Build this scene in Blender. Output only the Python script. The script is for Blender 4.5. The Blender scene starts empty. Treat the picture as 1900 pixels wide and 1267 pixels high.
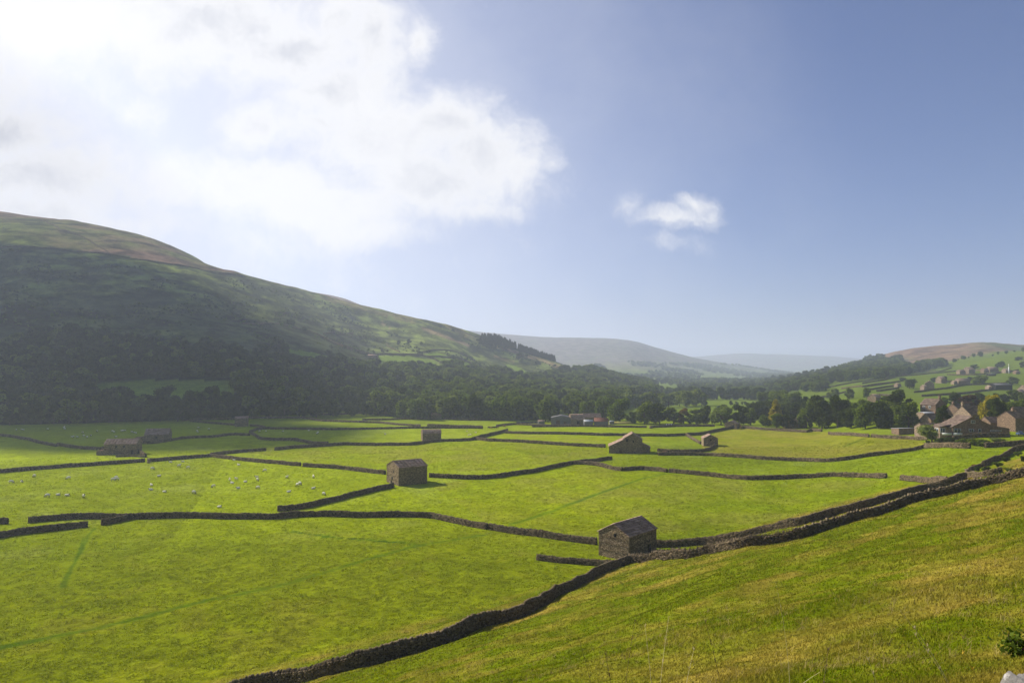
import bpy, bmesh, math, random
import numpy as np
from mathutils import Vector, Matrix
R = math.radians
rnd = random.Random(7)
rng = np.random.default_rng(11)
C = bpy.context.scene.collection
scene = bpy.context.scene

# ------------------------------------------------------------------ camera, sky, sun, exposure
F = 1267.0; CX = 950.0; CY = 633.5; ZC = 34.0            # photo is 1900 x 1267, eye 34 m above the valley floor
PITCH = math.atan(56.5 / F)
cam = bpy.data.cameras.new("camera"); cam.sensor_width = 36; cam.lens = 36 * F / 1900
cam.clip_start = 0.1; cam.clip_end = 40000
camo = bpy.data.objects.new("camera", cam); C.objects.link(camo)
camo.location = (0, 0, ZC); camo.rotation_euler = (math.pi / 2 + PITCH, 0, 0)
scene.camera = camo
SUN_EL = R(36); SUN_AZ = R(-58)                           # azimuth from +Y towards +X
SD = np.array([math.sin(SUN_AZ) * math.cos(SUN_EL), math.cos(SUN_AZ) * math.cos(SUN_EL), math.sin(SUN_EL)])
sun = bpy.data.lights.new("sun", 'SUN'); sun.energy = 4.9; sun.angle = R(0.6); sun.color = (1, .92, .78)
suno = bpy.data.objects.new("sun", sun); C.objects.link(suno)
suno.rotation_euler = Vector(-SD).to_track_quat('-Z', 'Y').to_euler()
scene.view_settings.view_transform = 'Standard'; scene.view_settings.look = 'None'
scene.view_settings.exposure = 0.68; scene.view_settings.gamma = 1
scene.render.engine = 'CYCLES'
cy = scene.cycles
cy.max_bounces = 5; cy.diffuse_bounces = 2; cy.glossy_bounces = 1; cy.transmission_bounces = 2
cy.transparent_max_bounces = 6; cy.volume_bounces = 2; cy.use_adaptive_sampling = True; cy.adaptive_threshold = 0.02
cy.caustics_reflective = False; cy.caustics_refractive = False; cy.sample_clamp_indirect = 4
cy.use_denoising = True; cy.denoising_prefilter = 'ACCURATE'

def ray(px, py):
    v = CY - py
    return np.array([px - CX, F * math.cos(PITCH) - v * math.sin(PITCH), F * math.sin(PITCH) + v * math.cos(PITCH)])
def proj(x, y, z):
    c, s = math.cos(PITCH), math.sin(PITCH)
    zz = z - ZC
    d = y * c + zz * s; v = -y * s + zz * c
    d = np.where(d > .1, d, .1)
    return CX + F * x / d, CY - F * v / d

class NT:                                                  # small node-tree helper
    def __init__(s, tree): s.t = tree; s.n = tree.nodes; s.l = tree.links
    def new(s, kind, **kw):
        n = s.n.new(kind)
        for k, v in kw.items(): setattr(n, k, v)
        return n
    def put(s, sock, v):
        if isinstance(v, bpy.types.NodeSocket): s.l.new(v, sock)
        elif v is not None: sock.default_value = v
    def m(s, op, a, b=None, c=None, clamp=False):
        n = s.new('ShaderNodeMath', operation=op, use_clamp=clamp)
        for i, v in enumerate((a, b, c)): s.put(n.inputs[i], v)
        return n.outputs[0]
    def vm(s, op, a, b=None, c=None):
        n = s.new('ShaderNodeVectorMath', operation=op)
        for i, v in enumerate((a, b, c)):
            if v is not None: s.put(n.inputs[i], v)
        return n.outputs['Value'] if op == 'LENGTH' else n.outputs[0]
    def noise(s, vec, scale, detail=4, rough=.55, col=False):
        n = s.new('ShaderNodeTexNoise'); s.put(n.inputs['Vector'], vec)
        n.inputs['Scale'].default_value = scale; n.inputs['Detail'].default_value = detail; n.inputs['Roughness'].default_value = rough
        return n.outputs['Color' if col else 'Fac']
    def mix(s, f, a, b, mode='MIX'):
        n = s.new('ShaderNodeMix', data_type='RGBA', blend_type=mode)
        s.put(n.inputs[0], f); s.put(n.inputs[6], a if isinstance(a, bpy.types.NodeSocket) else (*a, 1)); s.put(n.inputs[7], b if isinstance(b, bpy.types.NodeSocket) else (*b, 1))
        return n.outputs[2]
    def ramp(s, f, lo, hi, a=0., b=1.):
        n = s.new('ShaderNodeMapRange', interpolation_type='SMOOTHSTEP')
        s.put(n.inputs[0], f)
        for i, v in enumerate((lo, hi, a, b)): n.inputs[i + 1].default_value = v
        return n.outputs[0]

w = bpy.data.worlds.new("World"); scene.world = w; w.use_nodes = True
nt = NT(w.node_tree); nt.n.clear()
sky = nt.new('ShaderNodeTexSky', sky_type='NISHITA'); sky.sun_disc = False
sky.sun_elevation = SUN_EL; sky.sun_rotation = SUN_AZ; sky.altitude = 600; sky.air_density = 0.85; sky.dust_density = 2.8; sky.ozone_density = 3.0
bg = nt.new('ShaderNodeBackground'); nt.l.new(nt.mix(1., sky.outputs[0], (.76, .89, 1.24), 'MULTIPLY'), bg.inputs[0]); bg.inputs[1].default_value = SKY_STR = 0.060
gen = nt.new('ShaderNodeTexCoord').outputs['Generated']
sep = nt.new('ShaderNodeSeparateXYZ'); nt.l.new(gen, sep.inputs[0])
yy = nt.m('MAXIMUM', sep.outputs[1], .08)
comb = nt.new('ShaderNodeCombineXYZ')
nt.l.new(nt.m('DIVIDE', sep.outputs[0], yy), comb.inputs[0]); nt.l.new(nt.m('DIVIDE', sep.outputs[2], yy), comb.inputs[1])
uv = comb.outputs[0]
# ragged edges: warp the directions by noise before testing the cloud masses
def warp(vec, scale, amp, detail=5):
    n = nt.noise(vec, scale, detail, .6, col=True)
    return nt.vm('ADD', vec, nt.vm('MULTIPLY', nt.vm('SUBTRACT', n, (.5, .5, .5)), (amp, amp, 0)))
uvw = warp(warp(uv, 6., .06, 3), 20., .04, 8)
BLOBS = [(60,20,330,120,1),(380,40,330,110,1),(540,90,190,100,.95),(620,170,170,90,.9),(690,60,100,110,.8),(775,65,40,60,.75),(640,20,100,80,.7),
 (10,250,170,90,.95),(90,330,230,90,.95),(40,400,200,90,.8),(250,210,60,30,.35),(330,320,110,60,.6),(470,345,220,70,.9),(470,230,75,65,.85),(590,225,130,60,.75),(700,250,190,100,.95),
 (820,230,110,70,.9),(905,195,35,22,.4),(900,290,110,85,.95),(965,320,60,60,.8),(1015,305,30,24,.5),(800,340,220,80,.95),(620,385,200,60,.9),(860,385,150,32,.65),(690,430,160,42,.6),(230,410,230,50,.45),(520,460,300,70,.2),
 (1240,402,95,24,.56),(1160,388,30,26,.42),(1290,376,52,22,.50),(1326,398,16,22,.32),(1225,458,55,16,.20),(-200,200,400,260,1),(300,-200,700,200,.9)]
acc = None
for bx_, by_, rx_, ry_, am_ in BLOBS:
    r_ = ray(bx_, by_); u_, v_ = r_[0] / r_[1], r_[2] / r_[1]
    d = nt.vm('MULTIPLY', nt.vm('SUBTRACT', uvw, (u_, v_, 0)), (F / rx_ / 1.25, F / ry_ / 1.25, 0))
    val = nt.m('MULTIPLY', nt.m('SUBTRACT', 1., nt.vm('LENGTH', d)), am_)
    if acc is None: acc = val
    else:
        n = nt.new('ShaderNodeMath', operation='SMOOTH_MAX'); nt.l.new(acc, n.inputs[0]); nt.l.new(val, n.inputs[1]); n.inputs[2].default_value = .12; acc = n.outputs[0]
fine = nt.m('ADD', nt.m('MULTIPLY', nt.noise(uvw, 8., 10, .68), .75), nt.m('MULTIPLY', nt.noise(uvw, 34., 6, .7), .25))
mid = nt.noise(uv, 3.3, 5, .6)
dens = nt.m('ADD', acc, nt.m('ADD', nt.m('MULTIPLY', nt.m('SUBTRACT', fine, .5), 1.6), nt.m('MULTIPLY', nt.m('SUBTRACT', mid, .5), .55)))
alpha = nt.ramp(dens, -.04, .66)
r_ = ray(150, 330); dv = nt.vm('MULTIPLY', nt.vm('SUBTRACT', uvw, (r_[0] / r_[1], r_[2] / r_[1], 0)), (F / 1500, F / 1150, 0))
veil = nt.m('MULTIPLY', nt.ramp(nt.m('ADD', nt.vm('LENGTH', dv), nt.m('MULTIPLY', nt.m('SUBTRACT', mid, .5), .35)), 1.02, .05), .66)
alpha = nt.m('SUBTRACT', 1., nt.m('MULTIPLY', nt.m('SUBTRACT', 1., alpha), nt.m('SUBTRACT', 1., veil)))
alpha = nt.m('MULTIPLY', alpha, nt.ramp(sep.outputs[1], .08, .2))
shade = nt.ramp(nt.noise(uvw, 3.2, 8, .58), .38, .60)
thick = nt.ramp(dens, .45, .95)
ccol = nt.mix(nt.m('MULTIPLY', thick, nt.m('SUBTRACT', 1., shade)), (1.0, .99, 1.0), (.70, .71, .77))
cbg = nt.new('ShaderNodeBackground'); nt.l.new(ccol, cbg.inputs[0]); cbg.inputs[1].default_value = .60
ms = nt.new('ShaderNodeMixShader'); nt.l.new(alpha, ms.inputs[0]); nt.l.new(bg.outputs[0], ms.inputs[1]); nt.l.new(cbg.outputs[0], ms.inputs[2])
wo = nt.new('ShaderNodeOutputWorld'); nt.l.new(ms.outputs[0], wo.inputs[0])

# ------------------------------------------------------------------ noise and terrain height
def _hash(i, j, seed):
    n = (i.astype(np.int64) * 374761393 + j.astype(np.int64) * 668265263 + seed * 1442695041) & 0x7fffffff
    n = ((n ^ (n >> 13)) * 1274126177) & 0x7fffffff
    return ((n ^ (n >> 16)) & 0xffff) / 65535.0
def vnoise(x, y, seed=0):
    x = np.asarray(x, float); y = np.asarray(y, float)
    i = np.floor(x); j = np.floor(y); fx = x - i; fy = y - j
    fx = fx * fx * fx * (fx * (fx * 6 - 15) + 10); fy = fy * fy * fy * (fy * (fy * 6 - 15) + 10)
    a, b, c, d = _hash(i, j, seed), _hash(i + 1, j, seed), _hash(i, j + 1, seed), _hash(i + 1, j + 1, seed)
    return (a + (b - a) * fx + (c - a) * fy + (a - b - c + d) * fx * fy) * 2 - 1
def fbm(x, y, wl, octv=4, seed=0, gain=.5):
    s = 0; a = 1.; x = np.asarray(x, float); y = np.asarray(y, float)
    for k in range(octv):
        ca, sa = math.cos(.7 * k + .3), math.sin(.7 * k + .3)
        s = s + a * vnoise((x * ca - y * sa) / wl + 13.7 * k, (x * sa + y * ca) / wl - 7.1 * k, seed + k); a *= gain; wl *= .5
    return s
def pchip(xs, ys, xq):
    xs = np.array(xs, float); ys = np.array(ys, float); h = np.diff(xs); dl = np.diff(ys) / h
    d = np.zeros(len(xs))
    for k in range(1, len(xs) - 1):
        if dl[k-1] * dl[k] > 0: d[k] = 2 * dl[k-1] * dl[k] / (dl[k-1] + dl[k])
    d[0], d[-1] = dl[0], 0
    k = np.clip(np.searchsorted(xs, xq) - 1, 0, len(xs) - 2); t = np.clip((xq - xs[k]) / h[k], 0, 1); H_ = h[k]
    return ys[k]*(2*t**3-3*t**2+1) + H_*d[k]*(t**3-2*t**2+t) + ys[k+1]*(-2*t**3+3*t**2) + H_*d[k+1]*(t**3-t**2)
# one ground profile per bearing: (depth in m, height in m)
def zz(D, py): return (D, ZC - (py - 690.) / F * D)
COLS = {
 -900: [(50,0),(360,0),(600,60),(950,230),(1450,390),(2400,330),(5500,200),(7500,260),(11000,100)],
 -300: [(50,0),(420,0),(600,50),(760,118),(950,218),(1450,375),(2400,330),(5500,200),(7500,260),(11000,100)],
 0:    [(50,0),(450,0),zz(600,665),zz(750,560),zz(950,450),zz(1450,409),(2400,300),(5500,150),(7500,200),(11000,80)],
 130:  [(50,0),(455,0),zz(600,668),zz(765,566),zz(965,462),zz(1450,422),(2400,270),(5500,150),(7500,200),(11000,80)],
 260:  [(50,0),(460,0),zz(610,674),zz(780,580),zz(985,480),zz(1400,447),(2400,250),(5500,150),(7500,200),(11000,80)],
 360:  [(50,0),(462,0),zz(615,678),zz(790,598),zz(1000,505),zz(1330,484),(2300,240),(5500,150),(7500,200),(11000,80)],
 440:  [(50,0),(463,0),zz(620,682),zz(800,612),zz(1000,545),zz(1130,504),(1400,190),zz(1900,513),(3000,220),(5500,150),(7500,200),(11000,80)],
 600:  [(50,0),(468,0),zz(700,690),zz(900,630),zz(1080,575),zz(1180,541),(1500,150),zz(2100,547),(3000,180),(5500,120),(7500,180),(11000,80)],
 690:  [(50,0),(470,0),zz(760,700),zz(950,648),zz(1120,600),zz(1230,568),(1500,140),zz(2100,577),(3000,150),(5500,120),(7500,180),(11000,80)],
 760:  [(50,0),(470,0),zz(780,703),zz(980,653),zz(1140,612),zz(1260,585),(1500,110),(2100,120),(3000,130),zz(4300,604),(5500,120),(7500,180),(11000,80)],
 830:  [(50,0),(470,0),zz(810,706),zz(1000,662),zz(1160,627),zz(1290,602),(1500,90),(2100,80),(3000,110),zz(4300,611),(5500,120),(7500,180),(11000,80)],
 900:  [(50,0),(480,0),zz(850,712),zz(1050,682),zz(1200,650),zz(1320,623),(1500,70),(2100,50),(3000,90),zz(4300,617),(5500,120),(7500,180),(11000,80)],
 1000: [(50,0),(560,0),zz(900,718),zz(1080,697),zz(1250,674),zz(1350,658),(1500,50),(2000,30),(3000,70),zz(4300,624),(5500,120),(7500,180),(11000,80)],
 1100: [(50,0),(700,0),zz(950,726),zz(1150,707),zz(1300,692),(1450,27),(2000,22),(3000,70),zz(4300,627),(5500,100),zz(7500,664),(11000,80)],
 1160: [(50,0),(900,0),(1150,9),(1300,13),(1500,12),(2000,20),(3000,75),zz(4300,631),(5500,90),zz(7500,664),(11000,80)],
 1220: [(50,0),(1000,0),(1400,4),(1900,12),(2500,35),(3300,85),zz(4300,646),(5500,70),zz(7500,664),(11000,80)],
 1300: [(50,0),(1000,0),(1400,1),(2000,6),(2700,25),(3400,60),zz(4300,668),(5500,50),zz(7500,662),(11000,80)],
 1400: [(50,0),(1000,1),(1500,3),(2500,8),(3400,25),zz(4300,684),(5500,30),zz(7500,657),(11000,80)],
 1480: [(50,0),(250,1),(500,2),(700,6),(1000,13),(1500,20),(2100,18),(3200,20),(4300,25),(5500,30),zz(7500,659),(11000,80)],
 1540: [(50,0),(220,2),(500,4),(700,10),(900,18),(1200,27),(1600,36),(2300,30),(4300,30),(5500,30),zz(7500,662),(11000,80)],
 1600: [(50,0),(200,3),(300,5),(400,8),(520,11),(700,17),(900,24),(1200,33),(1500,45),zz(2000,669),(2900,60),(5500,40),zz(7500,667),(11000,80)],
 1700: [(50,0),(150,6),(200,6.5),(300,6.5),(350,11),(480,13),zz(600,731),zz(750,711),zz(900,698),zz(1100,689),zz(1500,668),zz(2000,646),(2900,90),(5500,60),zz(7500,672),(11000,80)],
 1770: [(50,0),(150,8),(200,8.5),(243,10.5),(300,10.5),(350,12),(480,13),zz(600,729),zz(750,709),zz(900,695),zz(1100,683),zz(1500,658),zz(2000,640),(2900,100),(5500,60),(7500,120),(11000,80)],
 1830: [(50,0),(150,10),(200,9.5),(243,11),(300,11),(430,12),zz(520,744),zz(650,722),zz(800,702),zz(950,686),zz(1300,662),zz(2000,637),(2900,100),(5500,60),(7500,120),(11000,80)],
 1900: [(50,0),(150,12),(200,10),(243,11),(300,11),(430,13),zz(520,742),zz(650,722),zz(800,700),zz(1000,675),zz(1250,652),(1500,80),zz(2100,641),(2900,100),(5500,60),(7500,120),(11000,80)],
 2200: [(50,0),(150,14),(250,12),(430,25),(650,50),(1000,100),(1500,140),(2100,160),(5500,120),(11000,80)],
 2900: [(50,0),(150,14),(250,22),(430,45),(650,80),(1000,120),(1500,150),(2100,170),(5500,120),(11000,80)],
}
LG = np.linspace(math.log(50), math.log(11000), 420)
PG = np.linspace(-900, 2900, 761)
_ks = sorted(COLS)
_tab = np.stack([pchip(np.log([q[0] for q in COLS[k]]), [q[1] for q in COLS[k]], LG) for k in _ks], 0)
TAB = np.stack([pchip(_ks, _tab[:, j], PG) for j in range(len(LG))], 1)     # (px, logD)
def _sm(a, n, ax):
    k = np.hanning(n + 2)[1:-1]; k /= k.sum()
    return np.apply_along_axis(lambda q: np.convolve(np.pad(q, n // 2, mode='edge'), k, 'valid'), ax, a)
TAB = _sm(_sm(TAB, 7, 1), 5, 0)
def hbase(x, y):
    x = np.asarray(x, float); y = np.asarray(y, float)
    r = np.hypot(x, y) + 1e-6
    az = np.clip(np.arctan2(x, y), math.atan(-1850 / F), math.atan(1940 / F)); t = np.tan(az); D = r * np.cos(az)
    fp = np.clip((t * F + 950 - PG[0]) / (PG[1] - PG[0]), 0, len(PG) - 1.001); fl = np.clip((np.log(np.maximum(D, 50)) - LG[0]) / (LG[1] - LG[0]), 0, len(LG) - 1.001)
    i = fp.astype(int); j = fl.astype(int); a = fp - i; b = fl - j
    return TAB[i, j]*(1-a)*(1-b) + TAB[i+1, j]*a*(1-b) + TAB[i, j+1]*(1-a)*b + TAB[i+1, j+1]*a*b
def smax(a, b, k):
    h = np.clip(.5 + .5 * (a - b) / k, 0, 1)
    return b + (a - b) * h + k * h * (1 - h)
def slope_plane(x, y):
    r = np.hypot(x, y)
    return np.minimum(27.1 + .234 * x - .2625 * y + 5.2 * np.exp(-r / 20), 110)
def Hs(x, y): return smax(slope_plane(x, y), hbase(x, y), 2.5)
def H(x, y):
    x = np.asarray(x, float); y = np.asarray(y, float)
    b = hbase(x, y); s = slope_plane(x, y); r = np.hypot(x, y)
    hill = np.clip((b - 8) / 60, 0, 1)
    b = b + .35 * fbm(x, y, 55, 2, 3) * np.clip((r - 60) / 60, 0, 1) + .07 * fbm(x, y, 6, 2, 4) * (r < 600)
    b = b + hill * (2.6 * fbm(x, y, 150, 5, 8, .52) - 1. + 1.3 * fbm(x * .45 + y * .2, y * .9 - x * .5, 26, 3, 12)) * np.clip(1300 / r, .25, 1) + np.clip((r - 3000) / 1500, 0, 1) * 9 * fbm(x, y, 700, 4, 21)
    u = (.745 * x + .665 * y)                                # along the contour
    s = s + .22 * fbm(x, y, 9, 3, 31) + .16 * fbm(u * .3, (s * 6), 4, 2, 36) * np.clip(r / 30, 0, 1) + .05 * fbm(x, y, 1.3, 2, 33)
    return smax(s, b, 2.2)
def Hf(x, y): return float(H(np.array([x]), np.array([y]))[0])
_ts = 6 * np.exp(np.linspace(0, math.log(1500), 2600))
def P(px, py, full=True):                                    # where the line of sight through a photo pixel meets the ground
    d = ray(px, py); x = _ts * d[0] / d[1]; y = _ts; z = ZC + _ts * d[2] / d[1]
    h = Hs(x, y); k = np.argmax(z <= h)
    if not (z[k] <= h[k]): k = len(_ts) - 1
    a = (z[k-1] - h[k-1]) / max(1e-6, (z[k-1] - h[k-1]) + (h[k] - z[k])) if k else 0
    yy_ = y[k-1] + (y[k] - y[k-1]) * a if k else y[0]
    xx_ = yy_ * d[0] / d[1]
    return Vector((xx_, yy_, Hf(xx_, yy_)))
CR = dict(A=(0,730,2.969),B=(600,730,2.969),C=(1200,600,2.714),D=(1500,640,4.75),E=(1080,760,4.2225),F=(400,960,2.375),G=(1150,820,2.533),
 H=(0,740,5.588),I=(330,740,5.588),J=(660,740,4.75),K=(1000,640,4.75),L=(1700,740,7.92),M=(1600,640,6.333),N=(1000,680,9.5),O=(1200,680,6.333),
 Q=(1350,640,6.333),R=(600,600,6.333),S=(850,600,5.429),T=(0,380,2.714),X=(0,0,1))
def cr(s):                                                   # 'A 10,20 30,40 B 5,6' -> photo pixels
    out = []; k = 'X'
    for tok in s.split():
        if tok in CR: k = tok; continue
        a, b = tok.split(','); o = CR[k]; out.append((o[0] + float(a) / o[2], o[1] + float(b) / o[2]))
    return out
def inpoly(px, py, poly):
    px = np.asarray(px); py = np.asarray(py); c = np.zeros(px.shape, bool); n = len(poly)
    for i in range(n):
        x1, y1 = poly[i]; x2, y2 = poly[i-1]
        if y1 == y2: continue
        c ^= ((y1 > py) != (y2 > py)) & (px < (x2 - x1) * (py - y1) / (y2 - y1) + x1)
    return c
def pdist(x, y, pts):                                        # distance to a world polyline
    d = np.full(np.shape(x), 1e9)
    for (ax, ay), (bx, by) in zip(pts[:-1], pts[1:]):
        vx, vy = bx - ax, by - ay; t = np.clip(((x - ax) * vx + (y - ay) * vy) / (vx * vx + vy * vy + 1e-9), 0, 1)
        d = np.minimum(d, np.hypot(x - ax - t * vx, y - ay - t * vy))
    return d

# ------------------------------------------------------------------ materials
def mat(name, rough=.9):
    m_ = bpy.data.materials.new(name); m_.use_nodes = True; t = NT(m_.node_tree)
    b = t.n['Principled BSDF']; b.inputs['Roughness'].default_value = rough; b.inputs['Specular IOR Level'].default_value = .0 if rough >= .9 else .15
    return m_, t, b
def bump(t, b, h, dist, strength=1.):
    n = t.new('ShaderNodeBump'); n.inputs['Strength'].default_value = strength; n.inputs['Distance'].default_value = dist
    t.l.new(h, n.inputs['Height']); t.l.new(n.outputs[0], b.inputs['Normal'])
def objco(t): return t.new('ShaderNodeTexCoord').outputs['Object']
def attr(t, name, out='Color'):
    a = t.new('ShaderNodeAttribute'); a.attribute_name = name; return a.outputs[out]
M = {}
def terrain_mat():
    m_, t, b = mat('turf_and_moor'); co = objco(t)
    c = attr(t, 'col'); ro = attr(t, 'rough', 'Fac')
    n1 = t.noise(co, .9, 6, .65); n2 = t.noise(co, .16, 5, .6); n3 = t.noise(co, .028, 6, .62); n4 = t.noise(co, 4.5, 3, .6)
    f = t.m('MULTIPLY', t.ramp(n1, .34, .66, .83, 1.17), t.ramp(n2, .3, .7, .84, 1.15))
    f = t.m('MULTIPLY', f, t.ramp(n4, .3, .7, .82, 1.18))
    g = t.m('ADD', 1., t.m('MULTIPLY', ro, t.m('SUBTRACT', t.ramp(n3, .36, .64, .35, 1.5), 1.)))
    f = t.m('MULTIPLY', f, g)
    v = t.new('ShaderNodeCombineXYZ')
    for i in range(3): t.l.new(f, v.inputs[i])
    col = t.mix(1., c, v.outputs[0], 'MULTIPLY')
    dry = t.ramp(t.noise(co, .35, 5, .7), .52, .74, 0, .42)
    col = t.mix(dry, col, t.mix(1., col, (1.42, 1.2, 1.6), 'MULTIPLY'))
    t.l.new(col, b.inputs['Base Color'])
    hh = t.m('ADD', t.m('MULTIPLY', n1, .5), t.m('MULTIPLY', n4, .07))
    hh = t.m('ADD', hh, t.m('MULTIPLY', ro, t.m('MULTIPLY', t.noise(co, .11, 5, .65), 7.)))
    bump(t, b, hh, 1.0, .9)
    return m_
M['terrain'] = terrain_mat()
def stone_mat(name, dark, light, scale=1., k=.9, brick=False):
    m_, t, b = mat(name); co = objco(t); r_ = attr(t, 'rnd', 'Fac')
    n = t.noise(co, 2.2 * scale, 6, .7); n2 = t.noise(co, .5, 3, .6)
    base = t.mix(t.m('ADD', t.m('MULTIPLY', r_, .75), t.m('MULTIPLY', n, .25)), dark, light)
    base = t.mix(t.ramp(n, .58, .72, 0, .55), base, tuple(min(1, x * 1.5) for x in light))
    base = t.mix(t.ramp(n2, .5, .75, 0, .35), base, (.10, .11, .06))
    hgt = n
    if brick:
        mp = t.new('ShaderNodeVectorMath', operation='MULTIPLY'); t.l.new(co, mp.inputs[0]); mp.inputs[1].default_value = (1, 1, 2.1)
        wv = t.vm('ADD', mp.outputs[0], t.vm('MULTIPLY', t.noise(co, 1.5, 3, .6, col=True), (.25, .25, .3)))
        vo = t.new('ShaderNodeTexVoronoi'); t.l.new(wv, vo.inputs['Vector']); vo.inputs['Scale'].default_value = 2.6 * scale
        ve = t.new('ShaderNodeTexVoronoi', feature='DISTANCE_TO_EDGE'); t.l.new(wv, ve.inputs['Vector']); ve.inputs['Scale'].default_value = 2.6 * scale
        sx = t.new('ShaderNodeSeparateColor'); t.l.new(vo.outputs['Color'], sx.inputs[0])
        base = t.mix(t.m('ADD', t.m('MULTIPLY', sx.outputs[0], .8), t.m('MULTIPLY', n, .2)), dark, light)
        base = t.mix(t.ramp(sx.outputs[1], .8, .95, 0, .6), base, tuple(min(1, x * 1.45) for x in light))
        e = t.ramp(ve.outputs['Distance'], .0, .09)
        base = t.mix(e, tuple(x * .3 for x in dark), base)
        hgt = t.m('ADD', t.m('MULTIPLY', e, .6), t.m('MULTIPLY', sx.outputs[2], .5))
    t.l.new(base, b.inputs['Base Color']); bump(t, b, hgt, .09 * k, .9)
    return m_
M['wall'] = stone_mat('dry_stone', (.032, .024, .015), (.26, .20, .125))
M['core'] = stone_mat('wall_core', (.02, .018, .014), (.05, .045, .035))
M['barn'] = stone_mat('barn_stone', (.12, .088, .055), (.37, .28, .175), 1., .9, True)
M['house'] = stone_mat('house_stone', (.14, .095, .065), (.30, .21, .145), 1.2, .5, True)
M['pale'] = stone_mat('pale_stone', (.19, .14, .098), (.37, .28, .20), 1.2, .5, True)
M['slate'] = stone_mat('stone_slate', (.20, .135, .10), (.50, .355, .28), 1.3, .3)
M['village_slate'] = stone_mat('village_slate', (.09, .066, .054), (.27, .20, .165), 1.3, .3)
M['rock'] = stone_mat('limestone', (.15, .14, .13), (.45, .43, .41), 3., .5)
def plain(name, col, rough=.7, var=.2, spec=.15, metal=0):
    m_, t, b = mat(name, rough); b.inputs['Specular IOR Level'].default_value = spec; b.inputs['Metallic'].default_value = metal
    n = t.noise(objco(t), 1.7, 5, .65)
    t.l.new(t.mix(t.ramp(n, .3, .7), tuple(c * (1 - var) for c in col), tuple(min(1, c * (1 + var)) for c in col)), b.inputs['Base Color'])
    return m_
M['redroof'] = plain('rusty_sheet', (.19, .075, .05), .75, .3)
M['greyboard'] = plain('weathered_board', (.15, .145, .145), .8, .25)
M['whitesheet'] = plain('white_sheet', (.44, .46, .49), .4, .08, .4)
M['white'] = plain('white_paint', (.75, .75, .73), .5, .05, .3)
M['glass'] = plain('window_glass', (.025, .03, .035), .12, .1, .6)
M['dark'] = plain('dark_opening', (.012, .011, .01), .9, .2)
M['wood'] = plain('old_timber', (.10, .06, .035), .85, .3)
M['black'] = plain('black_wrap', (.015, .016, .02), .3, .2, .5)
M['blue'] = plain('car_paint', (.05, .09, .20), .25, .05, .6)
M['tyre'] = plain('tyre', (.02, .02, .02), .8, .1)
M['wool'] = plain('wool', (.85, .80, .68), .95, .12)
M['face'] = plain('dark_face', (.05, .045, .04), .9, .2)
M['cowhide'] = plain('dark_hide', (.035, .022, .018), .7, .4)
M['cowbrown'] = plain('brown_hide', (.16, .07, .035), .7, .3)
M['bark'] = plain('bark', (.09, .07, .05), .95, .35)
M['lead'] = plain('lead_grey', (.30, .31, .33), .6, .1, .3)
def leaf_mat(name, dark, light, trans=.35):
    m_ = bpy.data.materials.new(name); m_.use_nodes = True; t = NT(m_.node_tree); t.n.clear()
    oi = t.new('ShaderNodeObjectInfo'); lv = attr(t, 'rnd', 'Fac')
    c = t.mix(lv, dark, light)
    c = t.mix(t.m('MULTIPLY', oi.outputs['Random'], .5), c, t.mix(1., c, (1.35, 1.12, .8), 'MULTIPLY'))
    d = t.new('ShaderNodeBsdfDiffuse'); t.l.new(c, d.inputs[0])
    tr = t.new('ShaderNodeBsdfTranslucent'); t.l.new(t.mix(1., c, (1.3, 1.45, .6), 'MULTIPLY'), tr.inputs[0])
    mx = t.new('ShaderNodeMixShader'); mx.inputs[0].default_value = trans
    t.l.new(d.outputs[0], mx.inputs[1]); t.l.new(tr.outputs[0], mx.inputs[2])
    o = t.new('ShaderNodeOutputMaterial'); t.l.new(mx.outputs[0], o.inputs[0]); return m_
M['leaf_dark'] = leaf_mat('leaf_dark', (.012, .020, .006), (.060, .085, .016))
M['leaf_mid'] = leaf_mat('leaf_mid', (.030, .050, .008), (.15, .20, .025))
M['leaf_pale'] = leaf_mat('leaf_pale', (.055, .085, .020), (.21, .25, .06))
M['leaf_gold'] = leaf_mat('leaf_gold', (.14, .13, .010), (.38, .32, .02))
M['leaf_copper'] = leaf_mat('leaf_copper', (.030, .016, .014), (.07, .035, .028))
M['leaf_autumn'] = leaf_mat('leaf_autumn', (.09, .055, .020), (.22, .14, .06))
M['leaf_pine'] = leaf_mat('leaf_pine', (.010, .020, .010), (.028, .050, .020), .1)
def blade_mat():
    m_ = bpy.data.materials.new('grass_blade'); m_.use_nodes = True; t = NT(m_.node_tree); t.n.clear()
    c = attr(t, 'col'); d = t.new('ShaderNodeBsdfDiffuse'); t.l.new(c, d.inputs[0])
    tr = t.new('ShaderNodeBsdfTranslucent'); t.l.new(c, tr.inputs[0])
    mx = t.new('ShaderNodeMixShader'); mx.inputs[0].default_value = .4
    t.l.new(d.outputs[0], mx.inputs[1]); t.l.new(tr.outputs[0], mx.inputs[2])
    o = t.new('ShaderNodeOutputMaterial'); t.l.new(mx.outputs[0], o.inputs[0]); return m_
M['blade'] = blade_mat()

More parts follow.
